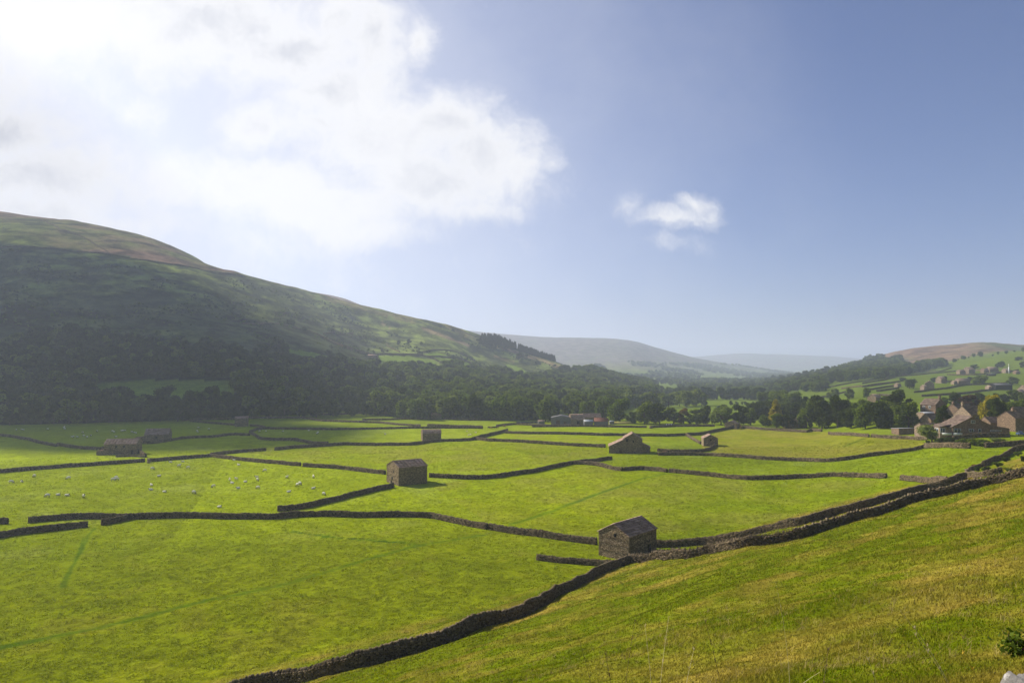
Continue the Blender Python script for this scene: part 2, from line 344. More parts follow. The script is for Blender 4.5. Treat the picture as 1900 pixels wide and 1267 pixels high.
# ------------------------------------------------------------------ mesh and object helpers
def mesh_np(name, V, Fq, material, fr=None, vcol=None, smooth=False):
    me = bpy.data.meshes.new(name); V = np.asarray(V, np.float32); Fq = np.asarray(Fq, np.int32)
    n, k = Fq.shape
    me.vertices.add(len(V)); me.vertices.foreach_set('co', V.ravel())
    me.loops.add(n * k); me.loops.foreach_set('vertex_index', Fq.ravel())
    me.polygons.add(n); me.polygons.foreach_set('loop_start', np.arange(0, n * k, k, dtype=np.int32))
    if smooth: me.polygons.foreach_set('use_smooth', np.ones(n, bool))
    if fr is not None:
        a = me.attributes.new('rnd', 'FLOAT', 'FACE'); a.data.foreach_set('value', np.asarray(fr, np.float32))
    if vcol is not None:
        a = me.attributes.new('col', 'FLOAT_COLOR', 'POINT'); a.data.foreach_set('color', np.asarray(vcol, np.float32).ravel())
    me.materials.append(material); me.update(calc_edges=True); return me
def link(name, me, parent=None):
    o = bpy.data.objects.new(name, me); C.objects.link(o)
    if parent is not None: o.parent = parent
    return o
def tag(o, label=None, cat=None, group=None, kind=None):
    if label: o['label'] = label
    if cat: o['category'] = cat
    if group: o['group'] = group
    if kind: o['kind'] = kind
    return o
def thing(name, label, cat, loc=(0, 0, 0), rz=0., group=None):
    o = bpy.data.objects.new(name, None); C.objects.link(o); o.location = loc; o.rotation_euler = (0, 0, rz)
    return tag(o, label, cat, group)
def dup(root, loc, rz=0., sc=None, label=None):
    r = root.copy(); C.objects.link(r); r.location = loc; r.rotation_euler = (0, 0, rz)
    if sc is not None: r.scale = sc
    if label: r['label'] = label
    for ch in root.children:
        c = ch.copy(); C.objects.link(c); c.parent = r
        for g in ch.children: d = g.copy(); C.objects.link(d); d.parent = c
    return r
BOXF = np.array([[0,3,2,1],[4,5,6,7],[0,1,5,4],[1,2,6,5],[2,3,7,6],[3,0,4,7]])
class MB:                                                    # collects hexahedra
    def __init__(s): s.v = []; s.f = []; s.r = []; s.n = 0
    def hexa(s, pts, r=None):
        s.v.append(np.asarray(pts, float)); s.f.append(BOXF + s.n); s.n += 8; s.r += [rnd.random() if r is None else r] * 6
    def box(s, x0, x1, y0, y1, z0, z1, r=None):
        s.hexa([(x0,y0,z0),(x1,y0,z0),(x1,y1,z0),(x0,y1,z0),(x0,y0,z1),(x1,y0,z1),(x1,y1,z1),(x0,y1,z1)], r)
    def build(s, name, material, parent=None):
        return link(name, mesh_np(name, np.concatenate(s.v), np.concatenate(s.f), material, s.r), parent)

# ------------------------------------------------------------------ the ground: one sheet to the horizon
def pxline(s): return [(p.x, p.y) for p in (P(a, b) for a, b in cr(s))]
WOODS = [  # photo outlines of the wooded ground (found again on the terrain by projection)
 [(-60,600),(60,612),(170,620),(250,640),(330,650),(400,640),(450,668),(510,674),(560,680),(620,672),(650,680),(700,688),(745,680),(790,690),(850,688),(880,682),(910,690),(950,705),
  (1000,712),(1040,694),(1080,690),(1130,690),(1180,702),(1215,722),(1215,742),(1180,745),(1150,762),(1120,772),(1060,770),(1045,772),(1000,780),(880,780),(760,778),(640,762),(560,768),(480,772),(400,776),(300,780),(150,785),(-60,790)],
]
CLEAR = [[(160,712),(260,704),(430,706),(445,722),(425,752),(300,756),(175,752)], [(1030,760),(1055,760),(1055,772),(1030,772)], [(715,726),(760,726),(760,734),(715,734)]]
def lerp(a, b, f): return a + (b - a) * f[..., None]
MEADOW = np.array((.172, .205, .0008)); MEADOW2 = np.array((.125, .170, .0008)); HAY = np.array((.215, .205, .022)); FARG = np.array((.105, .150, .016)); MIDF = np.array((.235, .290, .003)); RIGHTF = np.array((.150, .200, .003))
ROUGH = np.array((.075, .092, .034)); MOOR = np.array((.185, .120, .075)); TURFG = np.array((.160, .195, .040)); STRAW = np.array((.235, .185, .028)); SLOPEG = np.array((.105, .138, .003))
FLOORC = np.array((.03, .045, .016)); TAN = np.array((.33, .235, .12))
HAYF = [(1330,800),(1400,793),(1520,800),(1700,815),(1725,825),(1600,846),(1500,852),(1330,842),(1300,830)]
PALEF = [(640,822),(900,812),(1120,828),(1130,842),(1060,852),(980,868),(860,874),(800,870),(720,866),(600,862),(480,842),(420,838),(520,828)]
PALEG = [(930,805),(1120,812),(1290,806),(1330,815),(1180,822),(1000,820)]
HILLG = [[(160,712),(260,704),(430,706),(445,722),(425,752),(300,756),(175,752)], cr('R 640,380 1000,385 1250,430 1350,460 1300,500 1000,500 800,470 690,460'), cr('R 1170,370 1290,335 1420,355 1480,400 1300,405'), cr('R 1300,415 1500,415 1700,455 1860,545 1700,500 1450,490'),
         cr('S 470,420 520,410 640,450 770,540 700,530 560,470'), [(165,712),(260,706),(420,708),(440,716),(340,728),(230,726)], cr('T 1440,725 1560,740 1700,770 1900,800 1700,800 1460,745'), cr('S 0,360 120,400 240,470 150,470 0,410')]
TANS = [cr('R 1170,50 1350,130 1700,255'), cr('S 0,175 90,215'), cr('S 390,240 600,290'), cr('S 690,330 850,370 1000,430 1280,515 1400,530'), cr('S 370,330 560,390'), cr('R 690,0 780,50')]
TRACKS = [(pxline('X -60,1215 0,1200 200,1160 F 0,355 300,290 600,200 850,130 1000,100 1180,72'), .55), (pxline('B 1030,715 1250,645 1500,550 1750,470 1880,445'), .6),
          (pxline('A 345,1060 370,1000 430,900 470,800 520,745'), .35), (pxline('D 330,890 420,850 500,820'), .8), (pxline('F 330,60 640,98 880,105'), .3), (pxline('B 0,790 300,805 550,830'), .3)]
def ground_colour(x, y, z):
    r = np.hypot(x, y); D = np.maximum(y, .1); px, py = proj(x, y, z); front = (y > 5)
    n1 = fbm(x, y, 45, 4, 51); n2 = fbm(x, y, 14, 4, 57); n3 = fbm(x, y, 260, 4, 59); n4 = fbm(x, y, 4, 3, 63)
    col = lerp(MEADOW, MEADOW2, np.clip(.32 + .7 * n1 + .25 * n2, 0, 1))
    cell = _hash(np.floor((x * .9 + y * .3 + 900) / 110), np.floor((y - .25 * x) / 75), 5)          # every field grazed differently
    col = col * (.9 + .2 * cell)[..., None]
    col = lerp(col, col * 0 + HAY, np.clip((n2 + .6 * n4) * .55 - .16, 0, .4))
    col = lerp(col, MIDF * (.78 + .4 * cell)[..., None] + .02 * n2[..., None], np.clip((r - 118) / 70, 0, 1) * .85)  # mid-distance grass paler: partly own tone, partly backlight and tussock shade in the colour
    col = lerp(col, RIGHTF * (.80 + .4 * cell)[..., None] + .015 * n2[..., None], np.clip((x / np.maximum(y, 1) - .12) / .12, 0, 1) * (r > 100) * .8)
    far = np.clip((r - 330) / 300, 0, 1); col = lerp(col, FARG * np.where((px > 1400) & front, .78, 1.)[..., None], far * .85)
    for poly, c_, a_ in (([(800,900),(1060,862),(1240,880),(1640,892),(1760,895),(1500,975),(1230,1010),(1100,990),(900,965)], HAY, .22), (HAYF, HAY, .8), (PALEF, HAY, .28), (PALEG, HAY, .25)):
        s = inpoly(px, py, poly) & front & (r < 500); col = np.where(s[..., None], lerp(col, col * 0 + c_, np.clip(a_ + .3 * n2, 0, 1)), col)
    rough = np.zeros_like(r)
    # left hill: rough pasture, moor above, tan bracken streaks
    zb = hbase(x, y); left = (px < 1300) | ~front
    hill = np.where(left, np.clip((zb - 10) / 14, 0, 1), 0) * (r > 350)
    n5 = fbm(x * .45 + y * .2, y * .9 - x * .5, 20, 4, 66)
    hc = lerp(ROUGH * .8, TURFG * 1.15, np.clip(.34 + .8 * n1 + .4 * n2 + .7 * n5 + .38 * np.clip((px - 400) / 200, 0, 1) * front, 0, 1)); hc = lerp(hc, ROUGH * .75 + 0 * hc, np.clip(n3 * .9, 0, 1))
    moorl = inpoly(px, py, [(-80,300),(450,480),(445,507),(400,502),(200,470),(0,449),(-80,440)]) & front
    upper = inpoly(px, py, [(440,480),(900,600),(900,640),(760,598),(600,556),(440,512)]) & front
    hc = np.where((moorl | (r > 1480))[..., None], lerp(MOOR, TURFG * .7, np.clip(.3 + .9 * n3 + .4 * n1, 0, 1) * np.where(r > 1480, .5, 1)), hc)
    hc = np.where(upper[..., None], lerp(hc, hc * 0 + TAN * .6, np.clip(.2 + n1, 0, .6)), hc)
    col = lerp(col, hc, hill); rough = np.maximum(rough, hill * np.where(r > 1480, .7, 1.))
    near = front & (r < 1480)
    for poly in HILLG:
        s = inpoly(px, py, poly) & near; col = np.where(s[..., None], FARG * 1.5, col); rough = np.where(s, .1, rough)
    for i, ln in enumerate(TANS):
        d = pdist(px, py, ln) + 1.2 * n2; wd = (3.2, 2, 2.5, 4.2, 2.2, 2.2)[i]
        f = np.clip(1.3 - d / wd, 0, 1) * near; col = lerp(col, col * 0 + TAN, f * .8)
    # right hill: fields below, brown moor above
    rm = np.where(front & (px > 1300), np.clip((y - np.interp(px, [1500, 1700, 1760, 1900], [1050, 1080, 1250, 1500])) / 80, 0, 1) * np.clip((zb - 26) / 10, 0, 1), 0)
    col = lerp(col, lerp(MOOR * 1.0, ROUGH * 1.3, np.clip(.25 + n3, 0, 1)), rm); rough = np.maximum(rough, rm * .8)
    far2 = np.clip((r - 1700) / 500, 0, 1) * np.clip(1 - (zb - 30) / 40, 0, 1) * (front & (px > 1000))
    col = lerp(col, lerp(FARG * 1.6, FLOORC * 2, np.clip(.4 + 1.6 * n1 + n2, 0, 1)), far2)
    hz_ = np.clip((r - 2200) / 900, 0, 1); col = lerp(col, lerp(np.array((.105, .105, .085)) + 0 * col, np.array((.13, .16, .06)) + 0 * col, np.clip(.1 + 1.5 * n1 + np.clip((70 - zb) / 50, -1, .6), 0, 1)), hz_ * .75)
    # woodland floor
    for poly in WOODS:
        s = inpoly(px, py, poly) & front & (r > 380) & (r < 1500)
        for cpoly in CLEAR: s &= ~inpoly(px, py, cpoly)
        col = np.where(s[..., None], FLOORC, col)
    # foreground slope
    pl = slope_plane(x, y) - zb; sl = np.clip(.5 + pl / 1.5, 0, 1) * (r < 400)
    u = (.745 * x + .665 * y); v = (-.665 * x + .745 * y)
    st = fbm(u * .35, v, 7, 4, 71) * .8 + .45 * fbm(x, y, 2.2, 3, 77) + .25 * n1
    sc_ = lerp(SLOPEG, STRAW, np.clip(.27 + .72 * st + .25 * np.clip((r - 40) / 60, 0, 1) * np.clip(2.2 - pl / 5, 0, 1), 0, 1))
    sc_ = lerp(sc_, MEADOW * .62 + 0 * sc_, np.clip(-st * 1.3 - .35, 0, .8))
    col = lerp(col, sc_, sl)
    for ln, wd in TRACKS:
        f = np.clip(1.5 - (pdist(x, y, ln) + .25 * n4) / (wd * 1.3), 0, 1) * (r < 400) * np.clip(.85 + .3 * n2, .65, 1); col = lerp(col, col * np.array((.40, .58, .45)), f)
    return np.clip(col, .004, 1), rough, sl
az_f = np.linspace(R(-43), R(43), 1500); az_b = np.linspace(R(43), R(317), 110)[1:-1]
AZ = np.concatenate([az_f, az_b]); RR = np.concatenate([[.02], np.exp(np.linspace(math.log(2), math.log(11000), 950))])
X_ = RR[:, None] * np.sin(AZ)[None]; Y_ = RR[:, None] * np.cos(AZ)[None]; Z_ = H(X_, Y_)
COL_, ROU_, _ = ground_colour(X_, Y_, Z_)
nr, na = X_.shape; idx = np.arange(nr * na).reshape(nr, na)
a = idx[:-1]; b = np.roll(idx, -1, 1)[:-1]; c = np.roll(idx, -1, 1)[1:]; d = idx[1:]
TF = np.stack([a, d, c, b], -1).reshape(-1, 4)
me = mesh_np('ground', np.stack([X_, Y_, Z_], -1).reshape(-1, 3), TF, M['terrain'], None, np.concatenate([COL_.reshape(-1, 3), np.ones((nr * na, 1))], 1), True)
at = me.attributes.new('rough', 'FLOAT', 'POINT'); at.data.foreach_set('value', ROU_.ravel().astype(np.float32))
tag(link('ground', me), kind='structure')
del X_, Y_, Z_, COL_, ROU_, TF, idx, a, b, c, d

# ------------------------------------------------------------------ dry stone walls
def wall(label, line, h=1.3, th=.62, group='dry stone walls between the fields', lod=1., cat='wall', name='dry_stone_wall', rubble=0.):
    pw = [P(a, b) for a, b in cr(line)] if isinstance(line, str) else line
    pts = np.array([(p[0], p[1]) for p in pw])
    seg = np.hypot(*np.diff(pts, axis=0).T); S = np.concatenate([[0], np.cumsum(seg)]); Lt = S[-1]
    if Lt < .8: return
    n = max(3, int(Lt / 1.0)); s = np.linspace(0, Lt, n)
    xs, ys = np.interp(s, S, pts[:, 0]), np.interp(s, S, pts[:, 1])
    if n > 9:
        k = np.hanning(7)[1:-1]; k /= k.sum()
        for q in (xs, ys): q[2:-2] = np.convolve(q, k, 'valid')
    xs = xs + .12 * vnoise(s / 5, s * 0, 5); ys = ys + .12 * vnoise(s / 5, s * 0, 6); zs = H(xs, ys)
    g = np.array([np.gradient(xs, s), np.gradient(ys, s)]); g /= np.hypot(*g) + 1e-9; nx, ny = -g[1], g[0]
    D = max(60, np.percentile(np.hypot(xs, ys), 25)); ch = float(np.clip(.00165 * D * lod, .15, .5)); ln = ch * 2.1
    hs = lambda q: h * (1 + .07 * vnoise(q / 4.5, q * 0, 9) + .05 * vnoise(q / 1.1, q * 0, 4))
    def world(q, nn, u):
        q2 = np.clip(q, 0, Lt)
        return np.stack([np.interp(q2, s, xs) + nn * np.interp(q2, s, nx), np.interp(q2, s, ys) + nn * np.interp(q2, s, ny), np.interp(q2, s, zs) + u], -1)
    Vs = []; Rs = []
    nc = max(2, int(round((h - .12) / ch))); cnt = max(2, int(Lt / ln))
    for k in range(nc):
        u0 = (h - .1) * k / nc; dh = (h - .1) / nc; half = th / 2 * (1 - .38 * (k + .5) / nc)
        for side in (-1, 1):
            cs = (np.arange(cnt) + .5 * (k % 2) + rng.uniform(-.22, .22, cnt)) * Lt / cnt
            hl = Lt / cnt * rng.uniform(.38, .56, cnt); jz = hs(cs) / h
            cor = []
            for (dx, dn, du) in ((-1,-1,0),(1,-1,0),(1,1,0),(-1,1,0),(-1,-1,1),(1,-1,1),(1,1,1),(-1,1,1)):
                cor.append(world(cs + dx * hl * rng.uniform(.8, 1.05, cnt), side * half + dn * (.10 + .05 * rng.random(cnt)) * (1 if ch < .3 else 1.3) + .04 * (1 + 2 * rubble) * rng.standard_normal(cnt), (u0 + du * dh * rng.uniform(.85, 1.1, cnt)) * jz + .02 * rng.standard_normal(cnt)))
            Vs.append(np.stack(cor, 1)); Rs.append(np.clip(rng.beta(1.6, 2.2, cnt), 0, 1))
    cw = max(.13, ch * .75); cnt = max(2, int(Lt / cw)); cs = (np.arange(cnt) + .5) * Lt / cnt; lean = .08 * vnoise(cs / 2, cs * 0, 2)   # upright cope stones
    hh = hs(cs); top = hh + .16 * rng.random(cnt) * (1 + .4 * ch) + rubble * .12 * rng.standard_normal(cnt); cor = []
    for (dx, dn, du) in ((-1,-1,0),(1,-1,0),(1,1,0),(-1,1,0),(-1,-1,1),(1,-1,1),(1,1,1),(-1,1,1)):
        cor.append(world(cs + dx * Lt / cnt * .5 * rng.uniform(.6, 1.05, cnt) + du * lean, dn * th * .33 * rng.uniform(.75, 1.1, cnt) * (1 - .25 * du), np.where(du > 0, top, hh - .18)))
    Vs.append(np.stack(cor, 1)); Rs.append(rng.beta(2, 1.8, cnt))
    m = len(s) - 1; cor = []
    for (dx, dn, du) in ((0,-1,0),(1,-1,0),(1,1,0),(0,1,0),(0,-1,1),(1,-1,1),(1,1,1),(0,1,1)):
        q = s[:-1] if dx == 0 else s[1:]
        cor.append(world(q, dn * (th * (.46 if du == 0 else .26)), (hs(q) - .1) if du else np.full(m, -.5)))
    Vs.append(np.stack(cor, 1)); Rs.append(np.full(m, -.35))
    V = np.concatenate(Vs); r_ = np.concatenate(Rs); nb = len(V)
    F_ = (BOXF[None] + 8 * np.arange(nb)[:, None, None]).reshape(-1, 4)
    org = np.array((xs[n // 2], ys[n // 2], zs[n // 2]))
    o = link(name, mesh_np('wall_stones', V.reshape(-1, 3) - org, F_, M['wall'], np.repeat(r_, 6))); o.location = org
    return tag(o, label, cat, group)
wall('long dark wall curving down the foot of the slope to the bottom edge', 'F 1828,197 1700,245 1620,290 1500,352 1400,411 1300,447 1200,480 1100,521 1000,560 900,586 800,612 700,643 500,690 300,727 60,788 -200,850 -500,920')
wall('rough rubble wall rising to the right along the grassy slope from the nearest barn', 'G 46,563 150,560 300,545 420,520 560,505 700,475 850,445 960,410 1080,375 1200,345 1300,315 1420,280 1500,260 1620,232 1700,210 1800,190 1900,172 1990,155 2100,136', 1.35, .62, rubble=1.)
wall('dark wall leaving the right side of the near barn, just behind the rubble wall', 'G 152,490 300,488 400,476 550,452 700,420 850,392 1000,350 1150,312 1300,270 1420,232 1550,203 1630,183', 1.4)
wall('short low wall stub reaching left from the foot of the near barn', 'F 1418,184 1520,197 1620,204 1740,210 1800,213', .95, .6)
wall('longest mid-field wall, below the sheep meadow from the gateway to a small step', 'A 155,712 250,703 350,695 450,688 600,690 700,690 850,688 1000,682 1200,688 1400,690 1520,690 1650,675 1780,672 1900,672 B 150,676 300,674 450,672 600,678 700,700 800,725 903,744')
wall('wall from the small step down to the left side of the near barn', 'B 915,743 1050,765 1200,785 1350,808 1508,830')
wall('wall stub at the left edge ending at the lower gateway of the near field', 'A -90,812 0,795 120,775 250,760 380,745 483,735')
wall('short curved wall beside the gateway above the worn track', 'A 560,725 620,715 680,702 722,690')
wall('tiny end of wall at the left edge beside the sheep meadow', 'A -60,716 0,715 45,715')
wall('dark wall climbing from the long wall up to the corner of the square slate-roofed barn', 'A 1530,646 1600,640 1690,630 1780,607 1900,580 B 100,580 200,560 300,535 388,517')
wall('wall at the top of the sheep meadow, from the left edge to the stone gatepost', 'A -120,450 0,437 200,420 400,405 600,392 800,379')
wall('wall at the top of the sheep meadow between gatepost and wall junction', 'A 812,380 950,370 1100,357 1158,352')
wall('lit wall descending right from the junction along the sheep meadow to a notch', 'A 1162,352 1300,370 1450,385 1658,402')
wall('lit wall from the notch to the left wall of the square slate-roofed barn', 'A 1670,405 1800,413 1900,420 B 150,425 250,438 343,448')
wall('short wall branching right from the junction above the sheep meadow to a gateway', 'A 1160,347 1250,333 1350,320 1465,312')
wall('long thin wall passing in front of the small domed barn', 'A 1515,310 1620,298 1750,290 1900,278 J 200,405 450,410 560,405 650,388 760,380 900,378 1030,368', 1.4)
wall('short wall slanting up right from the junction beyond the small domed barn', 'J 1030,368 1100,350 1200,322 1340,282', 1.6)
wall('long wall running right from the junction towards the big catslide barn', 'J 1045,362 1150,375 1300,382 1500,392 1700,403 1900,415 B 1555,298', 1.4)
wall('thin wall behind the big catslide barn, across two hay meadows', 'J 1320,300 1500,308 1700,313 1900,320 K 300,795 600,805 720,805 880,808 1100,810 1300,800', 1.4)
wall('dark wall sweeping right from the square slate-roofed barn to the big catslide barn', 'J 650,692 800,700 1000,705 1150,702 1250,692 1400,670 1600,640 1750,605 1900,572 B 1400,385 1480,377 1590,362')
wall('lit wall starting beside the big catslide barn and dipping right to a first gap', 'B 1385,388 1450,391 1520,399 1600,420 1650,427')
wall('short wall between the two gaps below the big catslide barn', 'B 1657,427 1750,421 1850,430 1895,438')
wall('long lit wall crossing below the hay field to its squared end near the right gateway', 'E 684,495 850,510 1000,522 1150,540 1300,552 1450,550 1689,538 G 1000,163 1150,167 1255,171')
wall('short wall between the right gateway and the village garden corner', 'G 1325,179 1400,184 1540,191')
wall('long curved wall along the lower edge of the hay field up to the village garden', 'E 600,362 750,360 1000,368 1250,385 1450,398 1689,402 G 950,93 1050,85 1200,62 1350,42 1430,26')
wall('curved wall looping round the front of the small gabled field barn', 'E 592,328 700,334 850,338 950,330 1005,312 1035,290 1042,272', 1.3)
wall('short wall meeting the left side of the small gabled field barn', 'E 815,205 870,235 930,264', 1.3)
wall('dark wall climbing to the right behind the small gabled field barn', 'K 1310,800 1420,795 1550,765 1730,739', 1.5)
wall('wall along the top of the hay field below the garden trees', 'O 1050,728 1250,740 1500,752 1700,760 1900,768 Q 980,1006 1110,1012', 1.4)
wall('wall piece between the hay field gap and the notch near the long garage', 'D 180,785 300,795 450,805 538,812', 1.4)
wall('wall piece between the notch and the willow at the edge of the village', 'D 557,810 700,820 900,830 1060,836', 1.4)
wall('pale retaining wall below the willow and the gabled village house', 'D 1030,902 1150,905 1300,910 1430,915', 1.7)
wall('pale retaining wall below the hedge at the right edge of the village', 'D 1560,910 1700,903 1850,894 1960,890', 1.5)
wall('garden wall sloping up to the right above the village field', 'L 985,998 1100,945 1250,890 1370,830 1420,790 1600,738', 1.4)
wall('garden wall edging the flower bed beside the garden gate pillar', 'L 790,1062 860,1030 980,990', .9)
wall('low garden wall between gate pillar and rubble wall', 'L 740,1162 900,1170 1040,1150 1250,1100', 1.2)
wall('thin wall in front of the farm sheds', 'K -60,722 300,722 600,725 950,730', 1.2)
wall('thin wall right of the farm, below the row of trees', 'K 990,730 1200,722 1550,724', 1.2)
wall('wall descending right across the shaded left meadow to a pale gatepost', 'H -100,368 0,390 150,410 300,435 450,470 585,490')
wall('wall from the pale gatepost towards the barn with a rusty lean-to', 'H 610,480 750,500 900,515 1040,525 1150,505')
wall('dark wall from the barn with two sheds to the middle junction in the shade', 'H 1470,462 1600,460 1900,415 I 200,410 400,400 500,385 600,378 745,385')
wall('long dark wall curving from the middle junction across to the cattle', 'I 745,352 800,335 870,318 1000,318 1400,322 1900,322 J 400,268 800,262 1120,262')
wall('lit wall slanting down right from the middle junction in the shaded meadows', 'I 745,362 800,387 850,418 1000,430 1200,428 1400,460 1560,466', 1.4)
wall('thin wall left of the plain square barn, lower of two', 'I 130,240 350,262 600,282', 1.3)
wall('thin wall left of the plain square barn, upper of two', 'I 40,230 130,225 300,222 592,222', 1.3)
wall('thin wall leaving the plain square barn at its foot', 'I 752,285 830,292 905,306', 1.3)
wall('thin wall leaving the plain square barn at its roof height', 'I 752,210 1000,205 1300,200', 1.3)
wall('thin wall wandering right towards the tiny ruined barn, lower fork', 'I 1300,200 1500,230 1700,240 1900,248 J 200,215 400,235 570,245', 1.3)
wall('thin wall ending at the tiny ruined barn below the wood', 'J 60,192 200,191 400,185 655,180', 1.3)
wall('thin wall right of the forked wall, ending at the cattle', 'J 632,240 900,248 1120,256', 1.3)
wall('thin wall along the foot of the dark wood, left of the tiny ruined barn', 'I 1400,168 1650,162 1900,150 J 150,130 400,127 600,130', 1.3)
wall('thin wall right of the tiny ruined barn below the wood', 'J 780,182 1000,195 1200,185 1300,170', 1.3)
wall('thin wall from the cattle to the black bales', 'J 1240,245 1400,228 1660,242 1900,241', 1.2)
HG = 'far walls crossing the right hillside'
for lb, ln in (('highest field wall on the right hillside, under the long wood', 'M 0,455 250,415 430,370 560,330 700,310 900,300 1050,270'), ('second highest field wall on the right hillside, left half', 'M 0,495 200,475 400,440 450,430'),
 ('far wall below the hilltop hamlet, dipping left', 'M 450,365 620,355 850,330 1100,300 1450,300'), ('short far wall ending at the bushes left of the pair of hill houses', 'M 100,530 250,505 400,485'),
 ('lower short far wall ending at the bushes, above the small hill barn', 'M 170,550 300,530 430,510'), ('far wall across the middle fields below the long hill farm', 'M 610,560 800,535 1000,510 1200,475 1300,465 1700,450'),
 ('lowest far wall across the right hillside, above the tall chimney house', 'M 700,605 900,595 1050,585 1200,570 1400,540 1600,520 1750,515'), ('steep short wall dropping from the hill cottage', 'M 1720,540 1760,640'),
 ('far wall just under the hilltop hamlet, rising to the right', 'M 1000,355 1300,352 1500,345 1650,320 1840,295'), ('tiny wall joining the two small hill barns', 'M 195,602 350,605'), ('far wall in front of the hill cottages', 'M 860,432 1050,427 1260,414'),
 ('sloping far wall left of the small hill barn', 'Q 1110,520 1300,480 1600,430 1900,380'), ('far wall through the fields left of the small hill barn', 'Q 1340,515 1600,490 1900,450'), ('far wall below the hedge trees on the right hillside', 'Q 745,680 850,665 1030,640 1200,600 1390,555')):
    wall(lb, ln, 1.6, .6, HG)
LG_ = 'walls on the left hillside'
for lb, ln in (('thin wall dropping diagonally across the left hill to the hillside ruin', 'R -150,100 0,165 150,240 250,300 380,350 500,370'), ('short level wall on the left hill above the diagonal wall', 'R 0,128 150,132 350,130'),
 ('dark wall along the top of the hillside meadow', 'R 530,372 700,370 950,380 1150,385 1300,420 1450,485'), ('short slanting wall above the hillside meadow', 'R 740,250 830,310 900,352'),
 ('wall arching over the triangular hillside meadow', 'R 1130,358 1280,322 1420,300 1520,310 1700,380 1850,465'), ('lower wall of the triangular hillside meadow', 'R 1200,400 1500,410 1700,450 1850,520'),
 ('long thin wall following the break of the left hill under the moor', 'T -60,205 0,210 200,212 400,230 560,245 800,285 1000,320 1080,338 1240,362'), ('thin wall crossing the brown moor diagonally on the left hill', 'T 200,65 300,120 400,150 500,200 560,243'),
 ('short wall below the lone round tree on the left hill', 'T 1220,595 1400,598 1560,640 1700,700 1880,760')):
    wall(lb, ln, 1.7, .7, LG_)

# ------------------------------------------------------------------ buildings
def beam(mb, a, b, wd, ht, r=None):
    a = np.array(a, float); b = np.array(b, float); t = b - a; t /= np.linalg.norm(t); sdir = np.cross(t, (0, 0, 1)); 
    if np.linalg.norm(sdir) < .1: sdir = np.array((1., 0, 0))
    sdir /= np.linalg.norm(sdir); up = np.cross(sdir, t); p = []
    for e, u in ((a, -1), (b, 1)): p += [e - sdir*wd/2 - up*ht/2, e + sdir*wd/2 - up*ht/2, e + sdir*wd/2 + up*ht/2, e - sdir*wd/2 + up*ht/2]
    mb.hexa(p, r)
def roof_obj(prof, L, material, parent, courses=9, over=.22, name='roof', ragged=1., slab=.07):
    mb = MB(); n = len(prof)
    for k in range(n - 1):
        p0, p1 = prof[k], prof[k+1]
        if abs(p1[1] - p0[1]) < .01 * abs(p1[0]-p0[0]): lo, hi = p0, p1
        else: lo, hi = (p0, p1) if p0[1] < p1[1] else (p1, p0)
        lo = np.array(lo, float); hi = np.array(hi, float); t = hi - lo; ln = np.linalg.norm(t); t /= ln; nn = np.array((-t[1], t[0])); nn = nn if nn[1] > 0 else -nn
        if k in (0, n - 2) and tuple(lo) in (tuple(prof[0]), tuple(prof[-1])): lo = lo - t * over
        ln = np.linalg.norm(hi - lo); nc = max(2, int(courses * ln / 5)); pieces = max(1, int(L / 1.1)) if ragged else 1
        ys = np.linspace(-L/2 - over * .7, L/2 + over * .7, pieces + 1)
        for i in range(nc):
            for j in range(pieces):
                a = lo + t * (ln * i / nc - .05 * rnd.random() * ragged); b = lo + t * min(ln, ln * (i + 1.12) / nc)
                th = slab + .025 * rnd.random() * ragged; lift = .012 * rnd.random() * ragged
                q = []
                for (pt, o0, o1) in ((a, .03 + lift, .03 + th + lift), (b, .0, .03)):
                    for o_ in (o0, o1): q.append(pt + nn * (o_ + .02))
                y0, y1 = ys[j] + .004, ys[j+1] - .004
                mb.hexa([(q[0][0], y0, q[0][1]), (q[2][0], y0, q[2][1]), (q[2][0], y1, q[2][1]), (q[0][0], y1, q[0][1]), (q[1][0], y0, q[1][1]), (q[3][0], y0, q[3][1]), (q[3][0], y1, q[3][1]), (q[1][0], y1, q[1][1])])
    hi = max(prof, key=lambda p: p[1])
    if ragged and sum(1 for p in prof if p[1] == hi[1]) == 1:
        for j in range(max(1, int(L / .6))):
            y0 = -L/2 - over*.7 + (L + over*1.4) * j / max(1, int(L / .6)); y1 = y0 + (L + over*1.4) / max(1, int(L / .6)) - .01
            mb.box(hi[0] - .16, hi[0] + .16, y0, y1, hi[1] + .0, hi[1] + .13)
    return mb.build(name, material, parent)
def wall_body(prof, L, material, parent, name='wall', depth=1.5, extra=None):
    v = []; n = len(prof); top = [(p[0], p[1]) for p in prof]
    for y in (-L/2, L/2): v += [(prof[0][0], y, -depth)] + [(a, y, b) for a, b in top] + [(prof[-1][0], y, -depth)]
    m = n + 2; f = [list(range(m))[::1], [m + i for i in range(m)][::-1]] + [[(i + 1) % m, i, m + i, m + (i + 1) % m] for i in range(m)]
    nf = len(f); rr = [.5] * nf
    if extra is not None and extra.v:
        b0 = len(v); v += [tuple(q) for q in np.concatenate(extra.v)]; f += [tuple(int(i) + b0 for i in q) for q in np.concatenate(extra.f)]; rr += list(extra.r)
    me = bpy.data.meshes.new(name); me.from_pydata(v, [], f); me.materials.append(material); me.materials.append(M['wall'])
    me.polygons.foreach_set('material_index', [0] * nf + [1] * (len(f) - nf))
    a = me.attributes.new('rnd', 'FLOAT', 'FACE'); a.data.foreach_set('value', rr); me.update()
    o = link(name, me, parent); return o
